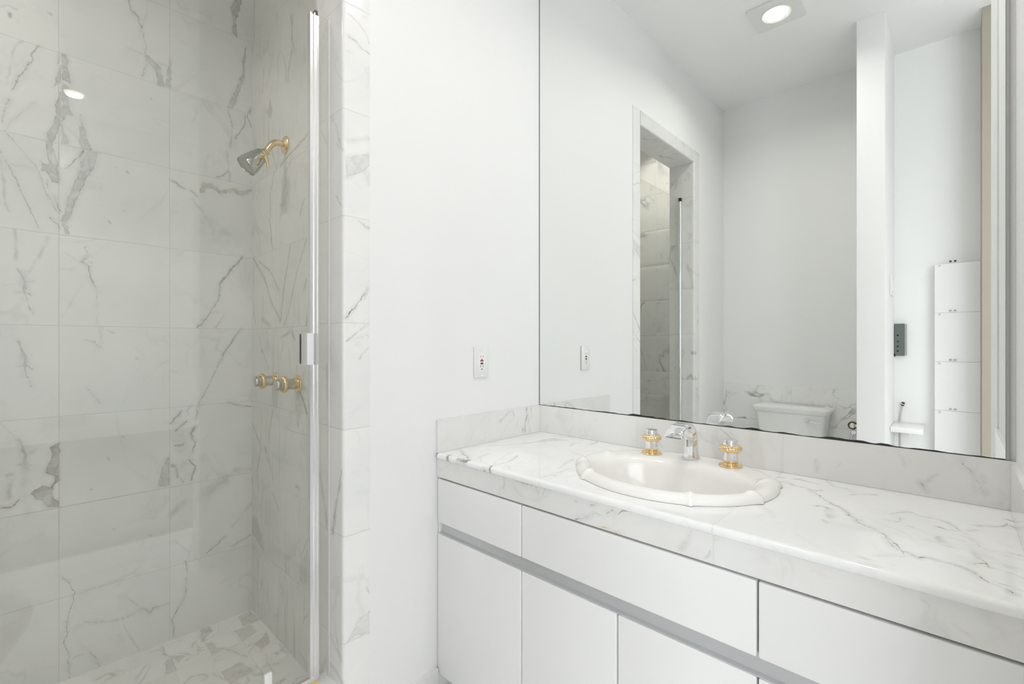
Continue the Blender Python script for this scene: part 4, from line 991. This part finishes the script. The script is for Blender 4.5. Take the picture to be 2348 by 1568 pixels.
# ------------------------------------------------------------------ mirror
mir = empty('wall_mirror', (0, -.67, ZB)); tag(mir, 'huge frameless wall mirror above the vanity with black-spotted lower edge', 'mirror')
y0, y1, zb, zt = -1.3445, -.0030, ZB + .0012, 2.80
blobs = [(-.33, .07, 0.0028), (-.445, .055, 0.0081), (-.50, .05, 0.0050), (-.545, .03, 0.0037), (-.62, .05, 0.0025), (-.76, .035, 0.0028), (-.83, .045, 0.0065), (-.915, .04, 0.0025), (-1.03, .05, 0.0069), (-1.08, .05, 0.0056), (-1.135, .03, 0.0050), (-.15, .08, 0.0013), (-1.22, .06, 0.0015)]
N = 500; ys = [y0 + (y1 - y0) * i / N for i in range(N + 1)]
def wob(y):
    h = .0014 + .0003 * math.sin(y * 61) + .0003 * math.sin(y * 173 + 1)
    for c, w, a in blobs: h += .72 * a * (math.exp(-abs((y - c) / (w * .5)) ** 3) + .05 * math.sin(y * 410 + c * 90) * math.exp(-abs((y - c) / (w * .5)) ** 2))
    return h
vs = []; fs_ = []; mi = []
for y in ys: vs += [(-.0055, y, zb), (-.0055, y, zb + wob(y)), (-.0055, y, zt)]
for i in range(N):
    fs_.append((3 * i, 3 * i + 1, 3 * i + 4, 3 * i + 3)); mi.append(1)
    fs_.append((3 * i + 1, 3 * i + 2, 3 * i + 5, 3 * i + 4)); mi.append(0)
b0 = len(vs); vs += [(-.0006, y0, zb), (-.0006, y0, zt), (-.0006, y1, zt), (-.0006, y1, zb)]
e = 3 * N
fs_ += [(0, b0, b0 + 1, 2, 1), (e, e + 1, e + 2, b0 + 2, b0 + 3), tuple([2] + [b0 + 1, b0 + 2] + [3 * i + 2 for i in range(N, 0, -1)]), tuple([b0, 0] + [3 * i for i in range(1, N + 1)] + [b0 + 3]), (b0, b0 + 3, b0 + 2, b0 + 1)]; mi += [1, 1, 1, 1, 1]
bm = bmesh.new(); bv = [bm.verts.new(p) for p in vs]
for f, k in zip(fs_, mi):
    fc = bm.faces.new([bv[q] for q in f]); fc.material_index = k
bm_obj('mirror_glass', bm, [M['mirror'], M['tarnish']], mir)
box('edge_channel', -.0085, -.0006, -1.3512, -1.3450, zb, zt, M['channel'], mir, .0008, 1)
box('edge_channel', -.0062, -.0006, -.0028, -.0004, zb, zt, M['tarnish'], mir)

# ------------------------------------------------------------------ outlet on the far wall
ou = empty('power_outlet', (-.338, 0, 1.092)); tag(ou, 'white power outlet with red and black buttons above the left backsplash', 'outlet')
cx, cz = -.3385, 1.0920
bm = bmesh.new(); add_box(bm, cx - .035, cx + .035, -.006, -.0004, cz - .0572, cz + .0572, .003, 3); bm_obj('cover_plate', bm, M['plastic'], ou, True, 40)
box('receptacle', cx - .0166, cx + .0166, -.0070, -.0055, cz - .0335, cz + .0335, M['wplastic'], ou, .0008, 2)
box('reset_button', cx - .0075, cx + .0075, -.0080, -.0068, cz + .0022, cz + .0082, M['red'], ou, .0005, 1)
box('test_button', cx - .0068, cx + .0068, -.0080, -.0068, cz - .0080, cz - .0020, M['black'], ou, .0005, 1)
for dz in (.020, -.0155):
    for dx in (-.0063, .0063): box('slot', cx + dx - .0010, cx + dx + .0010, -.0073, -.0069, cz + dz - .0042, cz + dz + .0042, M['slot'], ou)
    lathe('ground_hole', [(.0, .0003), (.0026, .0003), (.0026, 0), (0, 0)], (cx, -.0070, cz + dz - .0105), (0, -1, 0), M['black'], ou, 16)
for dz in (.0485, -.0485): lathe('screw', [(.0, .0012), (.0022, .0010), (.0030, 0), (0, 0)], (cx, -.0060, cz + dz), (0, -1, 0), M['plastic'] if dz > 0 else M['satin'], ou, 16)

# ------------------------------------------------------------------ shower door
YD = .085
dr = empty('shower_door', (-1.25, YD, .19)); tag(dr, 'frameless clear glass shower door with chrome pull and bright edge profile', 'shower door')
box('glass_panel', XJ2 + .030, -.9275, YD - .004, YD + .004, .196, 2.128, M['glass'], dr)
bm = bmesh.new()
for b in ((-.9300, -.9262, YD - .009, YD + .009, .196, 2.110), (-.9262, -.9190, YD - .006, YD + .006, .196, 2.108), (-.9190, -.9163, YD - .0105, YD + .0105, .196, 2.112), (-.9163, -.9085, YD - .0075, YD + .0075, .196, 2.108), (-.9085, -.9050, YD - .0095, YD + .0095, .196, 2.108)): add_box(bm, *b)
bm_obj('edge_profile', bm, M['satin'], dr)
bm = bmesh.new(); add_box(bm, -.9150, -.9070, YD - .006, YD + .006, 2.108, 2.124); bm_obj('end_cap', bm, M['black'], dr)
tube('pivot_post', [(XJ2 + .018, YD, .18), (XJ2 + .018, YD, 2.115)], .0105, M['chrome'], dr, 24)
tube('post_cap', [(XJ2 + .018, YD, 2.115), (XJ2 + .018, YD, 2.138)], .0115, M['black'], dr, 24)
box('bottom_rail', XJ2 + .030, -.9050, YD - .007, YD + .007, .181, .199, M['satin'], dr, .001, 1)
box('drip_strip', XJ2 + .030, -.9060, YD - .010, YD - .007, .1785, .187, M['gold'], dr)
pl = empty('pull_handle', (-.935, YD, 1.145)); pl.parent = dr; pl.matrix_parent_inverse = Matrix.Translation(-dr.location)
# outside: faceted pull bar wrapping the door edge; inside: flat plate with a finger slot
sec = [(-.9545, -.0065), (-.9545, -.033), (-.9505, -.037), (-.9335, -.040), (-.9235, -.034), (-.9160, -.034), (-.9145, -.026), (-.9145, -.0115), (-.930, -.0095), (-.9315, -.0065)]
o1 = loft('outer_grip', [[Vector((x, YD + y, z)) for x, y in sec] for z in (1.101, 1.189)], M['satin'], dr, True, 20)
sec = [(-.9545, .0045), (-.9545, .034), (-.9525, .034), (-.9525, .0075), (-.9395, .0075), (-.9395, .037), (-.9315, .037), (-.9315, .0045)]
o2 = loft('inner_grip', [[Vector((x, YD + y, z)) for x, y in sec] for z in (1.102, 1.188)], M['satin'], dr, True, 20)
o1.parent = pl; o2.parent = pl
for o in (o1, o2): o.matrix_parent_inverse = Matrix.Translation(-pl.location)
bm = bmesh.new(); add_box(bm, -1.0535, -1.0345, YD - .014, YD - .0041, .236, .275, .0015, 2); add_box(bm, -1.0475, -1.0405, YD - .0135, YD - .0041, .212, .238)
bm_obj('door_bumper', bm, M['wplastic'], dr, True, 35)
se = box('seal_strip', -.9040, XJ - .0005, YD - .0010, YD + .0010, .180, 2.118, M['seal'], None)
tag(se, 'clear vertical seal strip between the glass door edge and the marble jamb', 'seal strip')
box('wall_bead', XJ - .0025, XJ - .0002, YD - .005, YD + .005, .180, 2.118, M['plastic'], se)

# ------------------------------------------------------------------ shower fittings
YH, ZH = .547, 1.898
sh = empty('shower_sprayer', (XS, YH, ZH)); tag(sh, 'chrome shower head on a bent gold arm on the marble wall', 'shower head')
lathe('flange', [(.0, .0), (.0315, .0), (.0320, .003), (.0290, .0065), (.0200, .0105), (.0140, .0130), (.0, .0135)], (XS - .0003, YH, ZH), (-1, 0, 0), M['gold'], sh)
arm = bez([(XS - .004, YH, ZH), (XS - .030, YH, ZH), (XS - .048, YH, ZH - .010), (XS - .060, YH, ZH - .028), (XS - .070, YH, ZH - .044)], 6)
tube('arm', arm, .0112, M['gold'], sh, 24)
hd = Vector((-.070, 0, -.076)).normalized(); h0 = Vector((XS - .066, YH, ZH - .041))
tube('arm_nut', [h0, h0 + hd * .013], .0135, M['gold'], sh, 24)
lathe('head', [(.0, .010), (.0145, .010), (.0155, .013), (.0155, .018), (.0225, .0205), (.0240, .025), (.0275, .040), (.0320, .060), (.0358, .082), (.0372, .097), (.0365, .1015), (.0345, .1015), (.0335, .0985), (.0, .0985)], h0, hd, M['dim_chrome'], sh, 56)
lathe('spray_face', [(.0, .1005), (.024, .1005), (.0255, .0995), (.0325, .0995), (.0325, .098), (.0, .098)], h0, hd, M['spray'], sh, 40)
lv = h0 + hd * .042; side = Vector((.25, -1, -.05)).normalized()
lathe('lever', [(.0, .0), (.0105, .0), (.0115, .004), (.0095, .012), (.0075, .018), (.0, .020)], lv + side * .0255, side, M['gold'], sh, 24)
q = lv + side * .040
tube('lever_arm', [q + Vector((-.006, 0, .014)), q, q + Vector((.006, -.001, -.022)), q + Vector((.010, -.002, -.040))], [.0032, .0052, .0050, .0056], M['gold'], sh, 16)
tube('lever_stub', [lv + side * .026 + Vector((-.010, 0, -.004)), lv + side * .030 + Vector((-.018, .0, -.030))], [.0035, .0030], M['gold'], sh, 14)
knob('shower_valve', (XS - .0003, .643, 1.0175), (-1, 0, 0), 'gold-ringed chrome shower knob farther from the glass door', .92, 'shower wall valves', 'dim_chrome')
knob('shower_valve', (XS - .0003, .434, 1.0175), (-1, 0, 0), 'gold-ringed chrome shower knob nearer the glass door', .92, 'shower wall valves', 'dim_chrome')

# ------------------------------------------------------------------ downlights
def downlight(x, y, label, power, size=.235, z=CEIL, spread=150):
    e = empty('recessed_light', (x, y, z)); tag(e, label, 'ceiling light', 'recessed ceiling lights')
    # square plate with a round opening
    bm = bmesh.new(); h = size / 2; R = .071; n = 64; inner = []; outer = []; low = []
    for i in range(n):
        a = 2 * PI * (i + .5) / n; c, s = math.cos(a), math.sin(a); k = h / max(abs(c), abs(s))
        inner.append((x + R * c, y + R * s)); outer.append((x + k * c, y + k * s))
    vi = [bm.verts.new((a, b, z - .0075)) for a, b in inner]; vo = [bm.verts.new((a, b, z - .0075)) for a, b in outer]; vu = [bm.verts.new((a, b, z - .0003)) for a, b in outer]; vj = [bm.verts.new((a, b, z - .0003)) for a, b in inner]
    for i in range(n):
        j = (i + 1) % n
        bm.faces.new((vi[i], vi[j], vo[j], vo[i])); bm.faces.new((vo[i], vo[j], vu[j], vu[i])); bm.faces.new((vj[i], vj[j], vi[j], vi[i]))
    bm_obj('trim_plate', bm, M['plastic'], e)
    lathe('gimbal_ring', [(.071, .0005), (.071, .0105), (.068, .0125), (.064, .0105), (.060, .006), (.0555, .0035), (.0555, .0008)], (x, y, z), (0, 0, -1), M['wplastic'], e, 56)
    lathe('lamp', [(.0, .007), (.036, .0065), (.052, .0045), (.0545, .0006), (.0, .0006)], (x, y, z), (0, 0, -1), M['lamp'], e, 40)
    a = area('lamp_light', (x, y, z - .016), (0, 0, 0), .085, .085, power, (1., .972, .93), 'DISK', math.radians(spread))
    return e
downlight(-1.253, -.580, 'square white recessed downlight in the bathroom ceiling seen in the mirror', LAMP_W)
downlight(-.40, -.92, 'square white recessed downlight over the vanity near the mirror wall', LAMP_W)
downlight(-2.08, .45, 'unseen square recessed downlight added to brighten the shower', SHOWER_FILL_W, spread=140)  # made-up lamp, put in because the shower came out too dark
downlight(-1.234, -3.02, 'square white recessed downlight in the bedroom ceiling, left of two', BED_W)
downlight(-.34, -2.99, 'square white recessed downlight in the bedroom ceiling, right of two', BED_W)

# ------------------------------------------------------------------ things seen in the mirror
to = empty('toilet', (XW + .3, -.48, 0)); tag(to, 'white porcelain toilet with a flared tank against the marble wainscot', 'toilet')
TY = -.478; xb = XW + .016
def rr(x0, x1, y0, y1, z, r=.03, n=6):
    out = []
    for cx_, cy_, a0 in ((x1 - r, y1 - r, 0), (x0 + r, y1 - r, PI / 2), (x0 + r, y0 + r, PI), (x1 - r, y0 + r, 1.5 * PI)):
        for i in range(n + 1):
            a = a0 + PI / 2 * i / n; out.append(Vector((cx_ + r * math.cos(a), cy_ + r * math.sin(a), z)))
    return out
def tk(s, z, r=.025): return rr(xb, xb + .150 + .035 * s, TY - .165 - .040 * s, TY + .165 + .040 * s, z, r)
loft('tank', [tk(0, .385), tk(.08, .40), tk(.5, .55), tk(.9, .685), tk(.94, .700)], M['wporcelain'], to, True, 50)
def ld(o, z, r=.03): return rr(xb - .001, xb + .190 + o, TY - .214 - o, TY + .214 + o, z, r)
loft('tank_lid', [ld(-.006, .7005), ld(.0, .706), ld(.004, .716), ld(.010, .727), ld(.012, .737), ld(.009, .742), ld(-.012, .7445), ld(-.018, .749), ld(-.030, .750)], M['wporcelain'], to, True, 40)
fx_ = xb + .150 + .035 * .86
lathe('lever_rosette', [(.0, .012), (.010, .011), (.0135, .006), (.014, 0), (0, 0)], (fx_, TY - .105, .668), (1, 0, 0), M['chrome'], to, 28)
tube('flush_lever', [(fx_ + .014, TY - .105, .668), (fx_ + .018, TY - .112, .667), (fx_ + .018, TY - .150, .662), (fx_ + .017, TY - .180, .660)], [.006, .007, .0055, .007], M['chrome'], to, 16)
def oval(cx_, a, b, z, n=48): return [Vector((cx_ + a * math.cos(2 * PI * i / n), TY + b * math.sin(2 * PI * i / n), z)) for i in range(n)]
loft('bowl', [oval(XW + .33, .22, .115, .0), oval(XW + .33, .215, .11, .03), oval(XW + .34, .19, .10, .16), oval(XW + .39, .22, .14, .27), oval(XW + .42, .255, .178, .37), oval(XW + .42, .258, .182, .395), oval(XW + .42, .20, .13, .393), oval(XW + .42, .15, .10, .30)], M['wporcelain'], to, True, 50)
loft('seat', [oval(XW + .425, .250, .184, .3955), oval(XW + .425, .255, .188, .402), oval(XW + .425, .250, .184, .412), oval(XW + .425, .235, .17, .414)], M['wporcelain'], to, True, 50)
loft('seat_lid', [oval(XW + .423, .245, .182, .4145), oval(XW + .423, .252, .186, .420), oval(XW + .423, .245, .180, .429), oval(XW + .423, .15, .11, .433)], M['wporcelain'], to, True, 50)

wv = empty('wall_valve', (-2.08, -.81, .648)); tag(wv, 'small gold and chrome wall valve with lever on the partition beside the toilet', 'valve')
tube('pipe_arm', [(-2.08, -.8762, .648), (-2.08, -.815, .648)], .011, M['gold'], wv, 20)
lathe('rosette', [(.0, .0), (.0225, .0), (.0245, .004), (.0245, .012), (.021, .016), (.0, .0155)], (-2.09, -.8, .648), (1, 0, 0), M['bronze'], wv, 32)
lathe('rosette_centre', [(.0, .0195), (.013, .019), (.016, .0165), (.016, .013), (0, .013)], (-2.09, -.8, .648), (1, 0, 0), M['satin'], wv, 28)
lathe('lower_knob', [(.0, .014), (.013, .012), (.0155, .006), (.0155, -.004), (.0, -.004)], (-2.085, -.806, .607), (1, 0, 0), M['satin'], wv, 28)
tube('lever', [(-2.082, -.803, .600), (-2.078, -.795, .575), (-2.076, -.789, .548)], [.005, .0065, .007], M['chrome'], wv, 16)
tube('riser', [(-2.086, -.803, .640), (-2.086, -.806, .607)], .007, M['satin'], wv, 14)

shf = empty('corner_shelf', (-2.0, -1.07, .68)); tag(shf, 'small white corner shelf below the grey wall panel', 'shelf')
box('board', XW + .001, -1.885, -1.138, -.9985, .662, .690, M['lacquer'], shf, .002, 2)
box('bracket', XW + .001, -2.02, -1.09, -1.07, .628, .6625, M['lacquer'], shf, .002, 1)
pn = empty('wall_panel', (-2.14, -1.02, 1.18)); tag(pn, 'dark grey wall control panel with four push buttons above the corner shelf', 'control panel')
box('face_plate', -2.132, -2.124, -1.0465, -.9990, 1.085, 1.277, M['panelgrey'], pn, .001, 1)
box('housing', XW + .0005, -2.132, -1.0555, -.9975, 1.088, 1.274, M['greyplastic'], pn)
for z in (1.208, 1.170, 1.142, 1.114): lathe('push_button', [(.0, .003), (.0038, .0028), (.005, 0), (0, 0)], (-2.124, -1.015, z), (1, 0, 0), M['black'], pn, 16)
tube('side_knob', [(-2.120, -1.0, 1.080), (-2.120, -1.001, 1.096)], .004, M['black'], pn, 12)
sw = empty('light_switch', (-1.93, -.997, 1.49)); tag(sw, 'white light switch plate on the side of the partition wall', 'switch')
box('switch_plate', -2.00, -1.885, -1.0035, -.9974, 1.432, 1.548, M['plastic'], sw, .002, 2)
for x in (-1.963, -1.922): box('rocker', x - .016, x + .016, -1.0065, -1.003, 1.458, 1.522, M['wplastic'], sw, .001, 1)
cb = empty('wall_cable', (-2.143, -1.03, .69)); tag(cb, 'thin grey cable with a dark plug rising above the corner shelf', 'cable')
tube('lead', bez([(-2.146, -1.0235, .692), (-2.145, -1.025, .72), (-2.142, -1.030, .755), (-2.139, -1.036, .792)], 6), .0035, M['cable'], cb, 10)
tube('plug', [(-2.1388, -1.0358, .788), (-2.1370, -1.0400, .808)], .0075, M['black'], cb, 14)
tube('plug_band', [(-2.1382, -1.0372, .7945), (-2.1378, -1.0385, .8005)], .0082, M['satin'], cb, 14)
c2 = empty('wall_cable', (-2.146, -1.0235, .5)); tag(c2, 'thin grey cable running down the wall below the corner shelf', 'cable')
tube('lead', [(-2.1495, -1.0235, .05), (-2.1495, -1.0235, .627)], .0035, M['cable'], c2, 10)
tube('wall_clip', [(-2.1495, -1.0235, .30), (-2.1495, -1.0235, .31)], .0045, M['plastic'], c2, 10)

cbn = empty('wall_cabinet', (-2.12, -1.27, .9)); tag(cbn, 'tall shallow white wall cabinet with stacked flap fronts, each with a small knob', 'cabinet')
box('cabinet_body', XW + .001, -2.104, -1.3655, -1.180, .228, 1.606, M['lacquer'], cbn)
for k in range(5):
    zt_ = 1.607 - .2755 * k
    f = box('flap_front', -2.1040, -2.0985, -1.3655, -1.1790, zt_ - .2745, zt_, M['lacquer'], cbn, .001, 1)
    lathe('knob', [(.0, .006), (.004, .0055), (.0055, .002), (.0045, 0), (0, 0)], (-2.0985, -1.2005, zt_ - .009), (1, 0, 0), M['satin'], f, 16)
    for y in (-1.2450, -1.2640):
        tube('clip', [(-2.0965, y - .005, zt_ + .012), (-2.0965, y + .005, zt_ + .012)], .0042 if k == 0 else .0040, M['black'] if k == 0 else M['greyplastic'], f, 12)
    box('clip_bar', -2.0985, -2.0950, -1.272, -1.237, zt_ + .0035, zt_ + .0060, M['greyplastic'] if k == 0 else M['plastic'], f)
# vent grille low on the far bedroom wall
vg = empty('vent_grille', (-1.12, -6.2, .22)); tag(vg, 'white slatted vent grille low on the far bedroom wall', 'vent')
bm = bmesh.new()
for b in ((-1.32, -.92, -6.199, -6.19, .14, .155), (-1.32, -.92, -6.199, -6.19, .285, .30), (-1.32, -1.305, -6.199, -6.19, .14, .30), (-.935, -.92, -6.199, -6.19, .14, .30)): add_box(bm, *b)
bm_obj('grille_frame', bm, M['plastic'], vg)
box('duct_back', -1.306, -.934, -6.1995, -6.198, .154, .286, M['greyplastic'], vg)
bm = bmesh.new()
for i in range(22): add_box(bm, -1.30 + i * .0168, -1.292 + i * .0168, -6.1975, -6.191, .154, .286)
bm_obj('slats', bm, M['plastic'], vg)
